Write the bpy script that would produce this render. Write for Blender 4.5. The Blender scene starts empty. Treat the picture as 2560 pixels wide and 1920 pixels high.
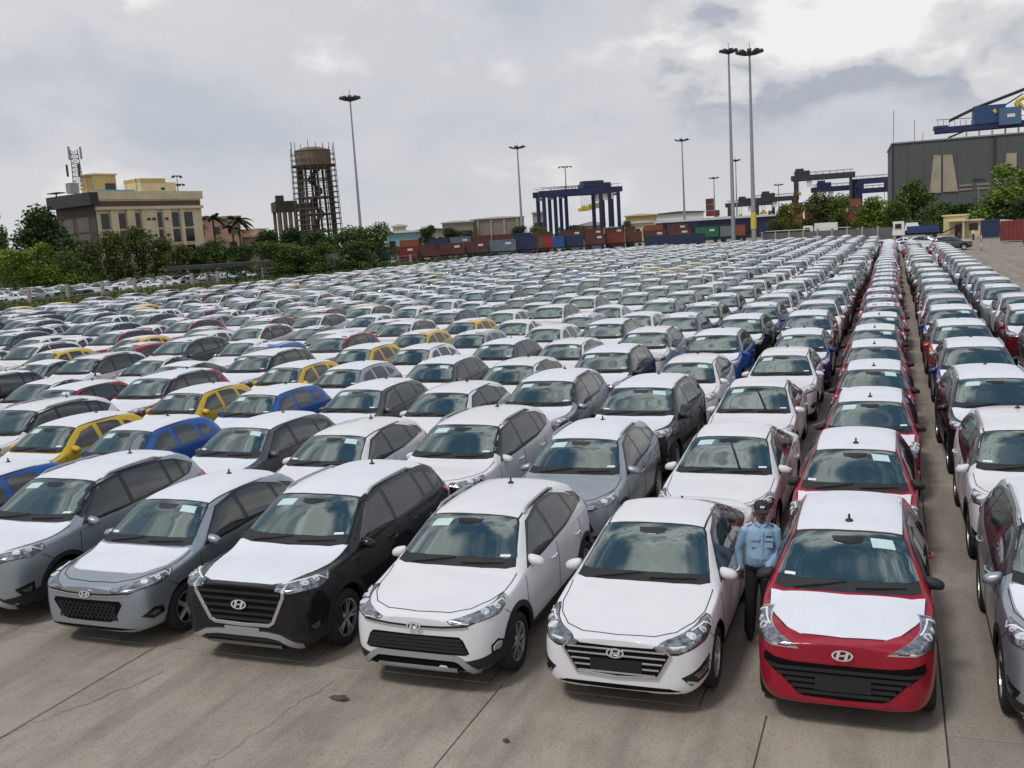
import bpy, bmesh, math, random
import numpy as np
from mathutils import Vector, Matrix, geometry, interpolate
from mathutils.bvhtree import BVHTree
R = math.radians
rnd = random.Random(11)
scene = bpy.context.scene
col = scene.collection

# ---------------------------------------------------------------- camera
CAM_H, PITCH, ROLL, YAW, FPX = 4.722, 0.14811, -0.06160, -0.37258, 2476.1
_cp, _sp = math.cos(PITCH), math.sin(PITCH)
FWD = Vector((math.sin(YAW)*_cp, math.cos(YAW)*_cp, -_sp))
_r = Vector((math.cos(YAW), -math.sin(YAW), 0)); _u = _r.cross(FWD)
RGT = _r*math.cos(ROLL) + _u*math.sin(ROLL); UPV = -_r*math.sin(ROLL) + _u*math.cos(ROLL)
cam_d = bpy.data.cameras.new('camera'); cam = bpy.data.objects.new('camera', cam_d); col.objects.link(cam)
cam_d.sensor_width = 36; cam_d.sensor_fit = 'HORIZONTAL'; cam_d.lens = 36*FPX/2560
cam_d.clip_start = 0.1; cam_d.clip_end = 9000
m = Matrix((RGT, UPV, -FWD)).transposed().to_4x4(); m.translation = (0, 0, CAM_H)
cam.matrix_world = m; scene.camera = cam
def at(px, py, d=None, z=None):
    """photo pixel -> world point, at horizontal distance d or at height z"""
    v = FWD + RGT*((px-1280)/FPX) + UPV*((960-py)/FPX)
    t = d/math.hypot(v.x, v.y) if d is not None else (z-CAM_H)/v.z
    return Vector((0, 0, CAM_H)) + v*t
def proj(P):
    v = Vector(P) - Vector((0, 0, CAM_H)); z = v.dot(FWD)
    if z <= 0.5: return None
    return (1280+FPX*v.dot(RGT)/z, 960-FPX*v.dot(UPV)/z, z)

# ---------------------------------------------------------------- sky, sun, exposure
SUN_EL, SUN_AZ = R(58), R(205)       # azimuth clockwise from +Y
world = bpy.data.worlds.new('World'); scene.world = world; world.use_nodes = True
wn, wl = world.node_tree.nodes, world.node_tree.links
wn.clear()
def N(nt, t, **kw):
    n = nt.nodes.new(t)
    for k, v in kw.items(): setattr(n, k, v)
    return n
def _sky():
    nt = world.node_tree
    out = N(nt, 'ShaderNodeOutputWorld'); bg = N(nt, 'ShaderNodeBackground'); bg.inputs[1].default_value = 0.096
    sky = N(nt, 'ShaderNodeTexSky', sky_type='NISHITA', sun_disc=False, sun_elevation=SUN_EL, sun_rotation=SUN_AZ, air_density=1.2, dust_density=2.5)
    tc = N(nt, 'ShaderNodeTexCoord'); sep = N(nt, 'ShaderNodeSeparateXYZ'); wl.new(tc.outputs['Generated'], sep.inputs[0])
    def math_(op, a, b=None, clamp=False):
        n = N(nt, 'ShaderNodeMath', operation=op, use_clamp=clamp)
        for i, q in enumerate((a, b)):
            if q is None: continue
            if isinstance(q, (int, float)): n.inputs[i].default_value = q
            else: wl.new(q, n.inputs[i])
        return n.outputs[0]
    cmb = N(nt, 'ShaderNodeMapping'); cmb.inputs['Scale'].default_value = (1, 1, 1.7); wl.new(tc.outputs['Generated'], cmb.inputs[0])
    def noise(scale, detail, rough, off, dist=0.0):
        mp = N(nt, 'ShaderNodeMapping'); mp.inputs['Location'].default_value = off; wl.new(cmb.outputs[0], mp.inputs[0])
        n = N(nt, 'ShaderNodeTexNoise'); n.inputs['Scale'].default_value = scale; n.inputs['Detail'].default_value = detail
        n.inputs['Roughness'].default_value = rough; n.inputs['Distortion'].default_value = dist; wl.new(mp.outputs[0], n.inputs['Vector']); return n.outputs[0]
    def ramp(v, a, b):
        n = N(nt, 'ShaderNodeMapRange', interpolation_type='SMOOTHSTEP'); wl.new(v, n.inputs[0])
        n.inputs[1].default_value = a; n.inputs[2].default_value = b; return n.outputs[0]
    def mix(f, a, b):
        n = N(nt, 'ShaderNodeMix', data_type='RGBA')
        for s, q in ((0, f), (6, a), (7, b)):
            if isinstance(q, (tuple, float, int)): n.inputs[s].default_value = q if not isinstance(q, tuple) else (*q, 1)
            else: wl.new(q, n.inputs[s])
        return n.outputs[2]
    MO = (11.4, 0.7, 0.6); dz = .055
    big = noise(1.4, 3, 0.5, (3.1, 1.7, .4), 0.3)                    # wide veil, bluish where thin
    mid = noise(3.3, 7, 0.52, MO, 0.15)                              # heaps
    up_ = noise(3.3, 7, 0.52, (MO[0], MO[1], MO[2]+dz), 0.15)        # the same heaps a little higher: tops are lit, undersides grey
    soft = noise(6.5, 4, 0.5, (2.2, 8.1, 3.3), 0.2)
    base = mix(0.88, sky.outputs[0], (5.3, 5.45, 6.0))
    base = mix(ramp(big, 0.40, 0.62), base, (6.0, 5.95, 6.2))
    hi = ramp(sep.outputs[2], 0.33, 0.8)
    gap = math_('MULTIPLY', ramp(math_('SUBTRACT', mid, math_('MULTIPLY', hi, 0.055)), 0.50, 0.37), math_('ADD', math_('MULTIPLY', hi, 0.62), 0.38))
    gcol = mix(hi, (3.0, 3.9, 4.9), (.9, 1.7, 2.9))
    c = mix(gap, base, gcol)
    c = mix(math_('MULTIPLY', ramp(soft, 0.50, 0.68), 0.30), c, (6.6, 6.55, 6.7))
    lit = math_('SUBTRACT', mid, up_)
    body = ramp(mid, 0.50, 0.60)
    c = mix(math_('MULTIPLY', body, 0.5), c, (6.3, 6.25, 6.4))
    c = mix(math_('MULTIPLY', math_('MULTIPLY', body, hi), 0.85), c, (12.5, 12.2, 12.0))
    c = mix(math_('MULTIPLY', body, ramp(lit, 0.0, -0.045)), c, (3.9, 4.2, 4.8))
    c = mix(math_('MULTIPLY', body, ramp(lit, 0.0, 0.06)), c, (8.0, 7.9, 7.9))
    hz = ramp(sep.outputs[2], 0.11, 0.0)
    c = mix(math_('MULTIPLY', hz, 0.8), c, (6.0, 6.0, 6.2))
    wl.new(c, bg.inputs[0]); wl.new(bg.outputs[0], out.inputs[0])
_sky()
sun_d = bpy.data.lights.new('sun', 'SUN'); sun_d.energy = 1.5; sun_d.angle = R(11); sun_d.color = (1, 0.975, 0.94)
sun = bpy.data.objects.new('sun', sun_d); col.objects.link(sun)
_sd = Vector((math.sin(SUN_AZ)*math.cos(SUN_EL), math.cos(SUN_AZ)*math.cos(SUN_EL), math.sin(SUN_EL)))
sun.rotation_euler = _sd.to_track_quat('Z', 'Y').to_euler()
vs = scene.view_settings; vs.view_transform = 'Standard'; vs.look = 'None'; vs.exposure = 0.2; vs.gamma = 1.0; vs.use_curve_mapping = False
scene.cycles.max_bounces = 6; scene.cycles.diffuse_bounces = 3; scene.cycles.glossy_bounces = 3; scene.cycles.transparent_max_bounces = 6

# ---------------------------------------------------------------- materials
MATS = {}
def mat(name, color=(.5, .5, .5), rough=.6, metal=0., spec=.5, coat=0., ior=1.5, vary=0., scale=6., bump=0., bscale=40., objcol=False, emit=None):
    if name in MATS: return MATS[name]
    m = bpy.data.materials.new(name); m.use_nodes = True; nt = m.node_tree; b = nt.nodes['Principled BSDF']
    b.inputs['Roughness'].default_value = rough; b.inputs['Metallic'].default_value = metal
    b.inputs['Specular IOR Level'].default_value = spec; b.inputs['Coat Weight'].default_value = coat; b.inputs['Coat Roughness'].default_value = .04
    b.inputs['IOR'].default_value = ior; b.inputs['Base Color'].default_value = (*color, 1)
    src = None
    if objcol:
        oi = N(nt, 'ShaderNodeObjectInfo'); src = oi.outputs['Color']
        mt_ = N(nt, 'ShaderNodeMath', operation='SUBTRACT'); mt_.inputs[0].default_value = 1; nt.links.new(oi.outputs['Alpha'], mt_.inputs[1]); nt.links.new(mt_.outputs[0], b.inputs['Metallic'])   # alpha 1 = solid paint, below = metallic flake
    if vary > 0:
        tc = N(nt, 'ShaderNodeTexCoord'); n = N(nt, 'ShaderNodeTexNoise'); n.inputs['Scale'].default_value = scale; n.inputs['Detail'].default_value = 6; n.inputs['Roughness'].default_value = .65
        nt.links.new(tc.outputs['Object'], n.inputs['Vector'])
        mr = N(nt, 'ShaderNodeMapRange'); mr.inputs[1].default_value = .3; mr.inputs[2].default_value = .7; mr.inputs[3].default_value = 1-vary; mr.inputs[4].default_value = 1+vary
        nt.links.new(n.outputs[0], mr.inputs[0])
        mx = N(nt, 'ShaderNodeMix', data_type='RGBA', blend_type='MULTIPLY'); mx.inputs[0].default_value = 1
        if src: nt.links.new(src, mx.inputs[6])
        else: mx.inputs[6].default_value = (*color, 1)
        nt.links.new(mr.outputs[0], mx.inputs[7]); src = mx.outputs[2]
    if src: nt.links.new(src, b.inputs['Base Color'])
    if bump > 0:
        tc = N(nt, 'ShaderNodeTexCoord'); n = N(nt, 'ShaderNodeTexNoise'); n.inputs['Scale'].default_value = bscale; n.inputs['Detail'].default_value = 4
        nt.links.new(tc.outputs['Object'], n.inputs['Vector'])
        bp = N(nt, 'ShaderNodeBump'); bp.inputs['Strength'].default_value = bump; bp.inputs['Distance'].default_value = .02
        nt.links.new(n.outputs[0], bp.inputs['Height']); nt.links.new(bp.outputs[0], b.inputs['Normal'])
    if emit: b.inputs['Emission Color'].default_value = (*emit, 1); b.inputs['Emission Strength'].default_value = 1
    MATS[name] = m
    return m
PAINT = mat('car_paint', rough=.42, spec=.12, coat=.65, objcol=True)
FILM = mat('protective_film', (.71, .725, .77), .45, spec=.3, vary=.05, scale=2.2, bump=.30, bscale=5.0)
GLASS = mat('windshield_glass', (.010, .020, .020), .03, spec=.95, ior=2.1, vary=.35, scale=2.0)
GLASS.node_tree.nodes['Principled BSDF'].inputs['Specular Tint'].default_value = (.84, 1, .97, 1)
SGLASS = mat('side_glass', (.016, .020, .021), .04, spec=.6, ior=1.75, vary=.4, scale=2.5)
GBLACK = mat('gloss_black', (.012, .012, .014), .18, spec=.5)
BLACK = mat('black_plastic', (.014, .014, .016), .6, vary=.15, scale=9)
VOID = mat('dark_cavity', (.006, .006, .006), .9, spec=.1)
GAP = mat('panel_gap', (.03, .03, .034), .8, spec=.1)
CHROME = mat('chrome_trim', (.82, .82, .84), .14, metal=1)
SILVER = mat('silver_plastic', (.36, .37, .38), .38, metal=.35)
RUBBER = mat('tyre_rubber', (.018, .018, .019), .8, vary=.2, scale=12)
ALLOY = mat('alloy_rim', (.55, .56, .58), .28, metal=.85)
STICK = mat('paper_sticker', (.50, .66, .64), .6, vary=.08, scale=14)
WSTICK = mat('white_sticker', (.8, .8, .8), .5, vary=.04, scale=20)
REDL = mat('red_lamp_lens', (.45, .02, .03), .12, coat=1)
LAMP = mat('lamp_reflector', (.26, .27, .29), .2, metal=.75, vary=.85, scale=15)
LENS = mat('lamp_lens', (.75, .77, .8), .05, metal=.6, coat=1)

# ---------------------------------------------------------------- mesh helpers
def new_mesh(name, verts, faces, mats, fm=None, smooth=False):
    me = bpy.data.meshes.new(name); me.from_pydata([tuple(v) for v in verts], [], faces)
    for x in (mats if isinstance(mats, (list, tuple)) else [mats]): me.materials.append(x)
    if fm is not None: me.polygons.foreach_set('material_index', fm)
    if smooth: me.polygons.foreach_set('use_smooth', [True]*len(faces))
    me.update(); return me
class MB:
    """collects shapes; build() links them as one mesh object"""
    def __init__(s): s.v = []; s.f = []; s.m = []; s.cur = 0
    def add(s, verts, faces, mi=None):
        o = len(s.v); s.v += [tuple(v) for v in verts]; s.f += [tuple(i+o for i in f) for f in faces]; s.m += [s.cur if mi is None else mi]*len(faces); return s
    def box(s, c, d, rz=0, rx=0, ry=0, taper=1.0):
        Mx = Matrix.Translation(c) @ Matrix.Rotation(rz, 4, 'Z') @ Matrix.Rotation(ry, 4, 'Y') @ Matrix.Rotation(rx, 4, 'X')
        vs_ = [Mx @ Vector((sx*d[0]/2*(taper if sz > 0 else 1), sy*d[1]/2*(taper if sz > 0 else 1), sz*d[2]/2)) for sx in (-1, 1) for sy in (-1, 1) for sz in (-1, 1)]
        return s.add(vs_, [(0, 1, 3, 2), (4, 6, 7, 5), (0, 4, 5, 1), (2, 3, 7, 6), (0, 2, 6, 4), (1, 5, 7, 3)])
    def tube(s, pts, rads, n=8, cap=True, sx=1.0):
        pts = [Vector(p) for p in pts]
        if isinstance(rads, (int, float)): rads = [rads]*len(pts)
        rings = []; prev = None
        for i, p in enumerate(pts):
            t = (pts[min(i+1, len(pts)-1)]-pts[max(i-1, 0)]).normalized()
            a = prev if prev is not None else (Vector((0, 0, 1)) if abs(t.z) < .9 else Vector((1, 0, 0)))
            x = (a - t*a.dot(t)).normalized(); y = t.cross(x); prev = x
            rings.append([p + (x*math.cos(2*math.pi*k/n)*sx + y*math.sin(2*math.pi*k/n))*rads[i] for k in range(n)])
        vs_ = [q for r_ in rings for q in r_]; fs = []
        for i in range(len(pts)-1):
            for k in range(n): fs.append((i*n+k, i*n+(k+1) % n, (i+1)*n+(k+1) % n, (i+1)*n+k))
        if cap: fs += [tuple(range(n))[::-1], tuple((len(pts)-1)*n+k for k in range(n))]
        return s.add(vs_, fs)
    def lathe(s, prof, n=16, axis='Z', c=(0, 0, 0)):
        vs_ = []; fs = []
        for r_, h in prof:
            for k in range(n):
                a = 2*math.pi*k/n; x, y = r_*math.cos(a), r_*math.sin(a)
                vs_.append(Vector(c) + (Vector((x, y, h)) if axis == 'Z' else Vector((h, x, y))))
        for i in range(len(prof)-1):
            for k in range(n): fs.append((i*n+k, i*n+(k+1) % n, (i+1)*n+(k+1) % n, (i+1)*n+k))
        return s.add(vs_, fs)
    def prism(s, poly, h0, h1, axis='Z', o=(0, 0, 0)):
        n = len(poly); o = Vector(o)
        f = {'Z': lambda a, b, h: Vector((a, b, h)), 'X': lambda a, b, h: Vector((h, a, b)), 'Y': lambda a, b, h: Vector((a, h, b))}[axis]
        vs_ = [o+f(a, b, h0) for a, b in poly] + [o+f(a, b, h1) for a, b in poly]
        fs = [tuple(range(n))[::-1], tuple(range(n, 2*n))] + [(i, (i+1) % n, n+(i+1) % n, n+i) for i in range(n)]
        return s.add(vs_, fs)
    def mesh(s, name, mats, smooth=False): return new_mesh(name, s.v, s.f, mats, s.m if isinstance(mats, (list, tuple)) and len(mats) > 1 else None, smooth)
    def build(s, name, mats, parent=None, smooth=False, loc=None): return obj(name, s.mesh(name, mats, smooth), parent, loc)
def obj(name, me, parent=None, loc=None, rz=None):
    o = bpy.data.objects.new(name, me); col.objects.link(o)
    if parent: o.parent = parent
    if loc is not None: o.location = loc
    if rz is not None: o.rotation_euler = (0, 0, rz)
    return o
def tag(o, label=None, cat=None, group=None, kind=None):
    if label: o['label'] = label
    if cat: o['category'] = cat
    if group: o['group'] = group
    if kind: o['kind'] = kind
    return o
def thing(name, label, cat, loc=(0, 0, 0), rz=0, group=None):
    return tag(obj(name, None, None, loc, rz), label, cat, group)
def struct(o): o['kind'] = 'structure'; return o
def evaluated(me, mods):
    """mesh after modifiers; mods = [(type, {props})]"""
    o = bpy.data.objects.new('tmp', me); col.objects.link(o); extra = []
    for t, kw in mods:
        md = o.modifiers.new(t, t)
        for k, v in kw.items(): setattr(md, k, v)
    dg = bpy.context.evaluated_depsgraph_get(); r = bpy.data.meshes.new_from_object(o.evaluated_get(dg))
    bpy.data.objects.remove(o); return r
# ---------------------------------------------------------------- car models
def pchip(keys, y):
    if y <= keys[0][0]: return keys[0][1]
    if y >= keys[-1][0]: return keys[-1][1]
    n = len(keys)
    d = [(keys[i+1][1]-keys[i][1])/(keys[i+1][0]-keys[i][0]) for i in range(n-1)]
    for i in range(n-1):
        if y <= keys[i+1][0]:
            def mm(k):
                if k == 0: return d[0]
                if k == n-1: return d[-1]
                return 0 if d[k-1]*d[k] <= 0 else 2*d[k-1]*d[k]/(d[k-1]+d[k])
            h = keys[i+1][0]-keys[i][0]; t = (y-keys[i][0])/h
            return (2*t**3-3*t**2+1)*keys[i][1] + (t**3-2*t**2+t)*h*mm(i) + (-2*t**3+3*t**2)*keys[i+1][1] + (t**3-t**2)*h*mm(i+1)
def sym(half): return list(half) + [(-a, b) for a, b in reversed(half) if abs(a) > 1e-6]

def body_cage(S):
    V = []; F = []; ys = S['st']; NJ = 12
    for y in ys:
        w, zb, zs, wt, zt, dr = (pchip(S[k], y) for k in ('w', 'zb', 'zs', 'wt', 'zt', 'dr'))
        zte = zt-dr; zs = min(zs, zte-.015); ws = max(w*.955, min(wt+.03, w)); H = zs-zb
        half = [(0, zb), (w*.5, zb), (w*.9, zb+.005), (w*.98, zb+.09*min(1, H/.6)), (w*1.005, zb+.42*H), (w*1.0, zb+.78*H), (ws, zs),
                (ws+(wt-ws)*.45+.012, zs+(zte-zs)*.5), (wt, zte), (wt*.78, zte+dr*.55), (wt*.42, zte+dr*.92), (0, zt)]
        for x, z in half: V.append((x, y, z))
        for x, z in half[1:-1]: V.append((-x, y, z))
    per = NJ+NJ-2
    def ix(i, j, s): # s=+1 right, -1 left
        return i*per + (j if (s > 0 or j in (0, NJ-1)) else NJ + j - 1)
    for i in range(len(ys)-1):
        for j in range(NJ-1):
            F.append((ix(i, j, 1), ix(i, j+1, 1), ix(i+1, j+1, 1), ix(i+1, j, 1)))
            F.append((ix(i, j, -1), ix(i+1, j, -1), ix(i+1, j+1, -1), ix(i, j+1, -1)))
    for i, fl in ((0, False), (len(ys)-1, True)):
        for j in range(NJ-1):
            a, b, c_, d_ = ix(i, j, 1), ix(i, j, -1), ix(i, j+1, -1), ix(i, j+1, 1)
            q = []
            for k in (a, b, c_, d_):
                if k not in q: q.append(k)
            F.append(tuple(q[::-1]) if fl else tuple(q))
    return V, F

class SmoothTree:
    """ray casts onto the body that return interpolated (smooth) normals"""
    def __init__(s, bm):
        s.t = BVHTree.FromBMesh(bm); s.f = [tuple(v.index for v in f.verts) for f in bm.faces]; s.c = [v.co.copy() for v in bm.verts]; s.n = [v.normal.copy() for v in bm.verts]
    def _sm(s, h):
        loc, n, i, d = h
        if loc is None: return h
        a, b, c = s.f[i]; w = interpolate.poly_3d_calc([s.c[a], s.c[b], s.c[c]], loc); return loc, (s.n[a]*w[0]+s.n[b]*w[1]+s.n[c]*w[2]).normalized(), i, d
    def ray_cast(s, o, d): return s._sm(s.t.ray_cast(o, d))
    def find_nearest(s, p): return s._sm(s.t.find_nearest(p))
def tidy_body(S, level):
    V, F = body_cage(S)
    base = new_mesh('cage', V, F, PAINT)
    at_ = base.attributes.new('crease_edge', 'FLOAT', 'EDGE'); per = 22; cs, ce, cn = S.get('creases', (.68, .6, .42)); nst = len(S['st'])
    def jj(k): k %= per; return k if k < 12 else k-11
    for e in base.edges:
        a, b = e.vertices; ia, ib = a//per, b//per; ja, jb = jj(a), jj(b)
        if ja == jb and ia != ib and ja == 6: at_.data[e.index].value = cs
        elif ja == jb and ia != ib and ja == 8: at_.data[e.index].value = ce
        elif ia == ib and ia in (0, nst-1) and ja != 0 and abs(ja-jb) == 1: at_.data[e.index].value = cn
        elif ia == ib and S.get('box') and abs(S['st'][ia]-S['wtop']) < .01 and min(ja, jb) >= 8: at_.data[e.index].value = .4
    smooth = evaluated(base, [('SUBSURF', dict(levels=level, render_levels=level))])
    bm = bmesh.new(); bm.from_mesh(smooth); bmesh.ops.recalc_face_normals(bm, faces=bm.faces[:])
    bm.to_mesh(smooth); bm.normal_update(); bmesh.ops.triangulate(bm, faces=bm.faces[:]); bm.normal_update(); bm.verts.ensure_lookup_table(); bm.faces.ensure_lookup_table()
    bvh = SmoothTree(bm); bm.free()
    # wheel wells
    cut = MB(); rr = S['r']*1.0 + S.get('arch', .065)
    for y in (S['fo'], S['fo']+S['wb']):
        for s in (-1, 1):
            x0, x1 = (S['W']/2-.30)*s, (S['W']/2+.2)*s
            n = 28; pts = [(y+rr*math.cos(2*math.pi*k/n), S['r']+rr*math.sin(2*math.pi*k/n)) for k in range(n)]
            cut.prism(pts if s > 0 else pts[::-1], x0, x1, 'X')
    cme = cut.mesh('cut', [PAINT]); b2 = bmesh.new(); b2.from_mesh(cme); bmesh.ops.recalc_face_normals(b2, faces=b2.faces[:]); b2.to_mesh(cme); b2.free()
    co = bpy.data.objects.new('cut', cme); col.objects.link(co)
    out = evaluated(smooth, [('BOOLEAN', dict(operation='DIFFERENCE', object=co, solver='EXACT'))])
    bpy.data.objects.remove(co)
    out.materials.clear(); out.materials.append(PAINT); out.materials.append(VOID)
    for p in out.polygons:
        c = p.center; p.use_smooth = True
        for y in (S['fo'], S['fo']+S['wb']):
            if math.hypot(c.y-y, c.z-S['r']) < rr+.004 and abs(c.x) > S['W']/2-.31:
                loc, nrm, i, d = bvh.find_nearest(c)
                if d > .004: p.material_index = 1; p.use_smooth = False
        if p.normal.z < -.75: p.material_index = 1
    return out, bvh

class Proj:
    def __init__(s, kind, bvh, S): s.k = kind; s.b = bvh; s.S = S
    def hit(s, u, v):
        k = s.k
        if k == 'F': o, d = Vector((u, -1, v)), Vector((0, 1, 0))
        elif k == 'T': o, d = Vector((u, v, 3)), Vector((0, 0, -1))
        elif k == 'S': o, d = Vector((3, u, v)), Vector((-1, 0, 0))
        elif k == 'B': o, d = Vector((u, s.S['L']+1, v)), Vector((0, -1, 0))
        else:
            th = u/.0122; ax, ay = s.S['axis']; a = R(th); e = R(30*max(0, min(1, (v-.50)/.22)))
            d = Vector((-math.sin(a)*math.cos(e), math.cos(a)*math.cos(e), -math.sin(e)))
            o = Vector((ax+.62*math.sin(a), ay-.62*math.cos(a), v)) - d*2
        loc, n, i, dist = s.b.ray_cast(o, d)
        if loc is None:
            loc, n, i, dist = s.b.find_nearest(o + d*(2 if k == 'C' else 1.2))
        return loc, n
def conv(kind, poly): return [(a*.0122, b) for a, b in poly] if kind == 'C' else [tuple(p) for p in poly]

def patch(P, poly, off=.004, cell=.05, thick=.014):
    poly = conv(P.k, poly); pts = []
    for i, a in enumerate(poly):
        b = poly[(i+1) % len(poly)]; L = math.hypot(b[0]-a[0], b[1]-a[1]); n = max(1, int(math.ceil(L/cell)))
        pts += [(a[0]+(b[0]-a[0])*k/n, a[1]+(b[1]-a[1])*k/n) for k in range(n)]
    nb = len(pts); ed = [(i, (i+1) % nb) for i in range(nb)]
    us = [p[0] for p in pts]; v_ = [p[1] for p in pts]; inner = []
    u = min(us)+cell/2
    while u < max(us):
        v = min(v_)+cell/2
        while v < max(v_):
            c = False; ok = True
            for i in range(nb):
                x1, y1 = pts[i]; x2, y2 = pts[(i+1) % nb]
                if (y1 > v) != (y2 > v) and u < (x2-x1)*(v-y1)/(y2-y1)+x1: c = not c
                if (x1-u)**2+(y1-v)**2 < (cell*.45)**2: ok = False
            if c and ok: inner.append((u, v))
            v += cell
        u += cell
    r = geometry.delaunay_2d_cdt([Vector(p) for p in pts+inner], ed, [], 1, 1e-6)
    v2, faces = r[0], r[2]
    V = []; Nn = []
    for q in v2:
        loc, n = P.hit(q.x, q.y); V.append(loc+n*off); Nn.append(n)
    F = []
    for f in faces:
        f = tuple(f)
        nn = (V[f[1]]-V[f[0]]).cross(V[f[2]]-V[f[0]])
        F.append(f if nn.dot(Nn[f[0]]) > 0 else f[::-1])
    cnt = {}
    for f in F:
        for i in range(len(f)): cnt[(f[i], f[(i+1) % len(f)])] = 1
    nv = len(V); extra = {}
    for (a, b) in list(cnt):
        if (b, a) not in cnt:
            for q in (a, b):
                if q not in extra: extra[q] = len(V); V.append(V[q]-Nn[q]*thick); Nn.append(Nn[q])
            F.append((b, a, extra[a], extra[b]))
    return V, F, Nn
def ribbon(P, line, width, off=.006, cell=.05, thick=.012, closed=False):
    line = conv(P.k, line)
    if closed: line = line + [line[0]]
    pts = []
    for i in range(len(line)-1):
        a, b = line[i], line[i+1]; L = math.hypot(b[0]-a[0], b[1]-a[1]); n = max(1, int(math.ceil(L/cell)))
        pts += [(a[0]+(b[0]-a[0])*k/n, a[1]+(b[1]-a[1])*k/n) for k in range(n)]
    pts.append(line[-1]); V = []; Nn = []; n = len(pts)
    for i, p in enumerate(pts):
        a, b = (pts[i-1] if i else (pts[-2] if closed else pts[0])), (pts[i+1] if i < n-1 else (pts[1] if closed else pts[-1]))
        t = Vector((b[0]-a[0], b[1]-a[1])).normalized(); nx, ny = -t.y, t.x
        d0 = Vector((p[0]-a[0], p[1]-a[1])); d0 = d0.normalized() if d0.length > 1e-9 else t
        k = min(1.8, 1/max(.3, abs(d0.dot(t))))
        h = width/2*k
        A, na = P.hit(p[0]+nx*h, p[1]+ny*h); B, nb = P.hit(p[0]-nx*h, p[1]-ny*h)
        V += [A+na*off, B+nb*off, A+na*(off-thick), B+nb*(off-thick)]; Nn += [na, nb, na, nb]
    F = []
    for i in range(n-1):
        o = 4*i; q = (o, o+1, o+5, o+4)
        nn = (V[q[1]]-V[q[0]]).cross(V[q[2]]-V[q[0]]); fl = nn.dot(Nn[o]) < 0
        for f in (q, (o+1, o+3, o+7, o+5), (o+2, o, o+4, o+6)): F.append(f[::-1] if fl else f)
    return V, F, Nn
def mir(vf):
    V, F, Nn = vf
    return [Vector((-v.x, v.y, v.z)) for v in V], [f[::-1] for f in F], [Vector((-n.x, n.y, n.z)) for n in Nn]
def pmesh(name, vf, material):
    me = new_mesh(name, vf[0], vf[1], material, smooth=True)
    if material in (GLASS, SGLASS):      # pane edges are black rubber
        me.materials.append(BLACK)
        for p in me.polygons:
            if p.normal.dot(vf[2][p.vertices[0]]) < .6: p.material_index = 1
    try: me.normals_split_custom_set_from_vertices([tuple(n) for n in vf[2]])
    except Exception: pass
    return me

def wheel_meshes(r, w, style):
    t = MB(); rim = r*.66
    prof = [(rim*.98, -w/2+.02), (r*.80, -w/2), (r*.95, -w/2+.012), (r, -w/2+.04), (r, w/2-.04), (r*.95, w/2-.012), (r*.80, w/2), (rim*.98, w/2-.02), (rim*.96, w/2-.06)]
    t.lathe(prof, 28, 'X'); t.cur = 1
    t.lathe([(rim*.97, w/2-.075), (.001, w/2-.085)], 28, 'X')
    tyre = t.mesh('tyre', [RUBBER, VOID], True)
    q = MB(); q.lathe([(rim*.90, w/2-.06), (rim*.93, w/2-.018), (rim*1.0, w/2-.012), (rim*1.01, w/2-.03)], 28, 'X')
    n = {'ten': 5, 'five': 5, 'multi': 8}[style]
    for k in range(n):
        for da in ((-.17, .17) if style == 'ten' else (0,)):
            a = 2*math.pi*k/n + da; a2 = 2*math.pi*k/n + da*.35
            wd = {'ten': .024, 'five': .05, 'multi': .03}[style]
            p0 = Vector((0, math.cos(a2), math.sin(a2)))*rim*.16; p1 = Vector((0, math.cos(a), math.sin(a)))*rim*.94
            s = Vector((0, -math.sin(a), math.cos(a)))
            vs_ = []
            for p, ww in ((p0, wd*1.25), (p1, wd)):
                for sx, dx in ((-1, 0), (1, 0), (1, -.03), (-1, -.03)):
                    vs_.append(p + s*sx*ww*.5 + Vector((w/2-.022+dx, 0, 0)))
            q.add(vs_, [(0, 1, 5, 4), (1, 2, 6, 5), (2, 3, 7, 6), (3, 0, 4, 7)])
    q.lathe([(rim*.24, w/2-.05), (rim*.22, w/2-.014), (.001, w/2-.008)], 14, 'X')
    return tyre, q.mesh('rim', ALLOY)

def emblem_mesh(s):
    q = MB(); a, b = .082*s, .043*s; n = 26; ring = []
    for k in range(n):
        t = 2*math.pi*k/n; c, d = math.cos(t), math.sin(t)
        for f, y in ((1.0, 0), (1.0, -.014), (.80, -.014), (.80, 0)): ring.append((a*c*f, y, b*d*f))
    fs = []
    for k in range(n):
        for j in range(3): fs.append((k*4+j, ((k+1) % n)*4+j, ((k+1) % n)*4+j+1, k*4+j+1))
    q.add(ring, fs)
    def bar(p): q.prism([(x*s, z*s) for x, z in p], -.013, 0, 'Y')
    bar([(-.052, -.027), (-.030, -.034), (-.012, .033), (-.036, .030)]); bar([(.012, -.033), (.036, -.030), (.052, .027), (.030, .034)])
    bar([(-.026, -.008), (.022, -.002), (.026, .010), (-.020, .004)])
    return q.mesh('emblem', CHROME)

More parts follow.
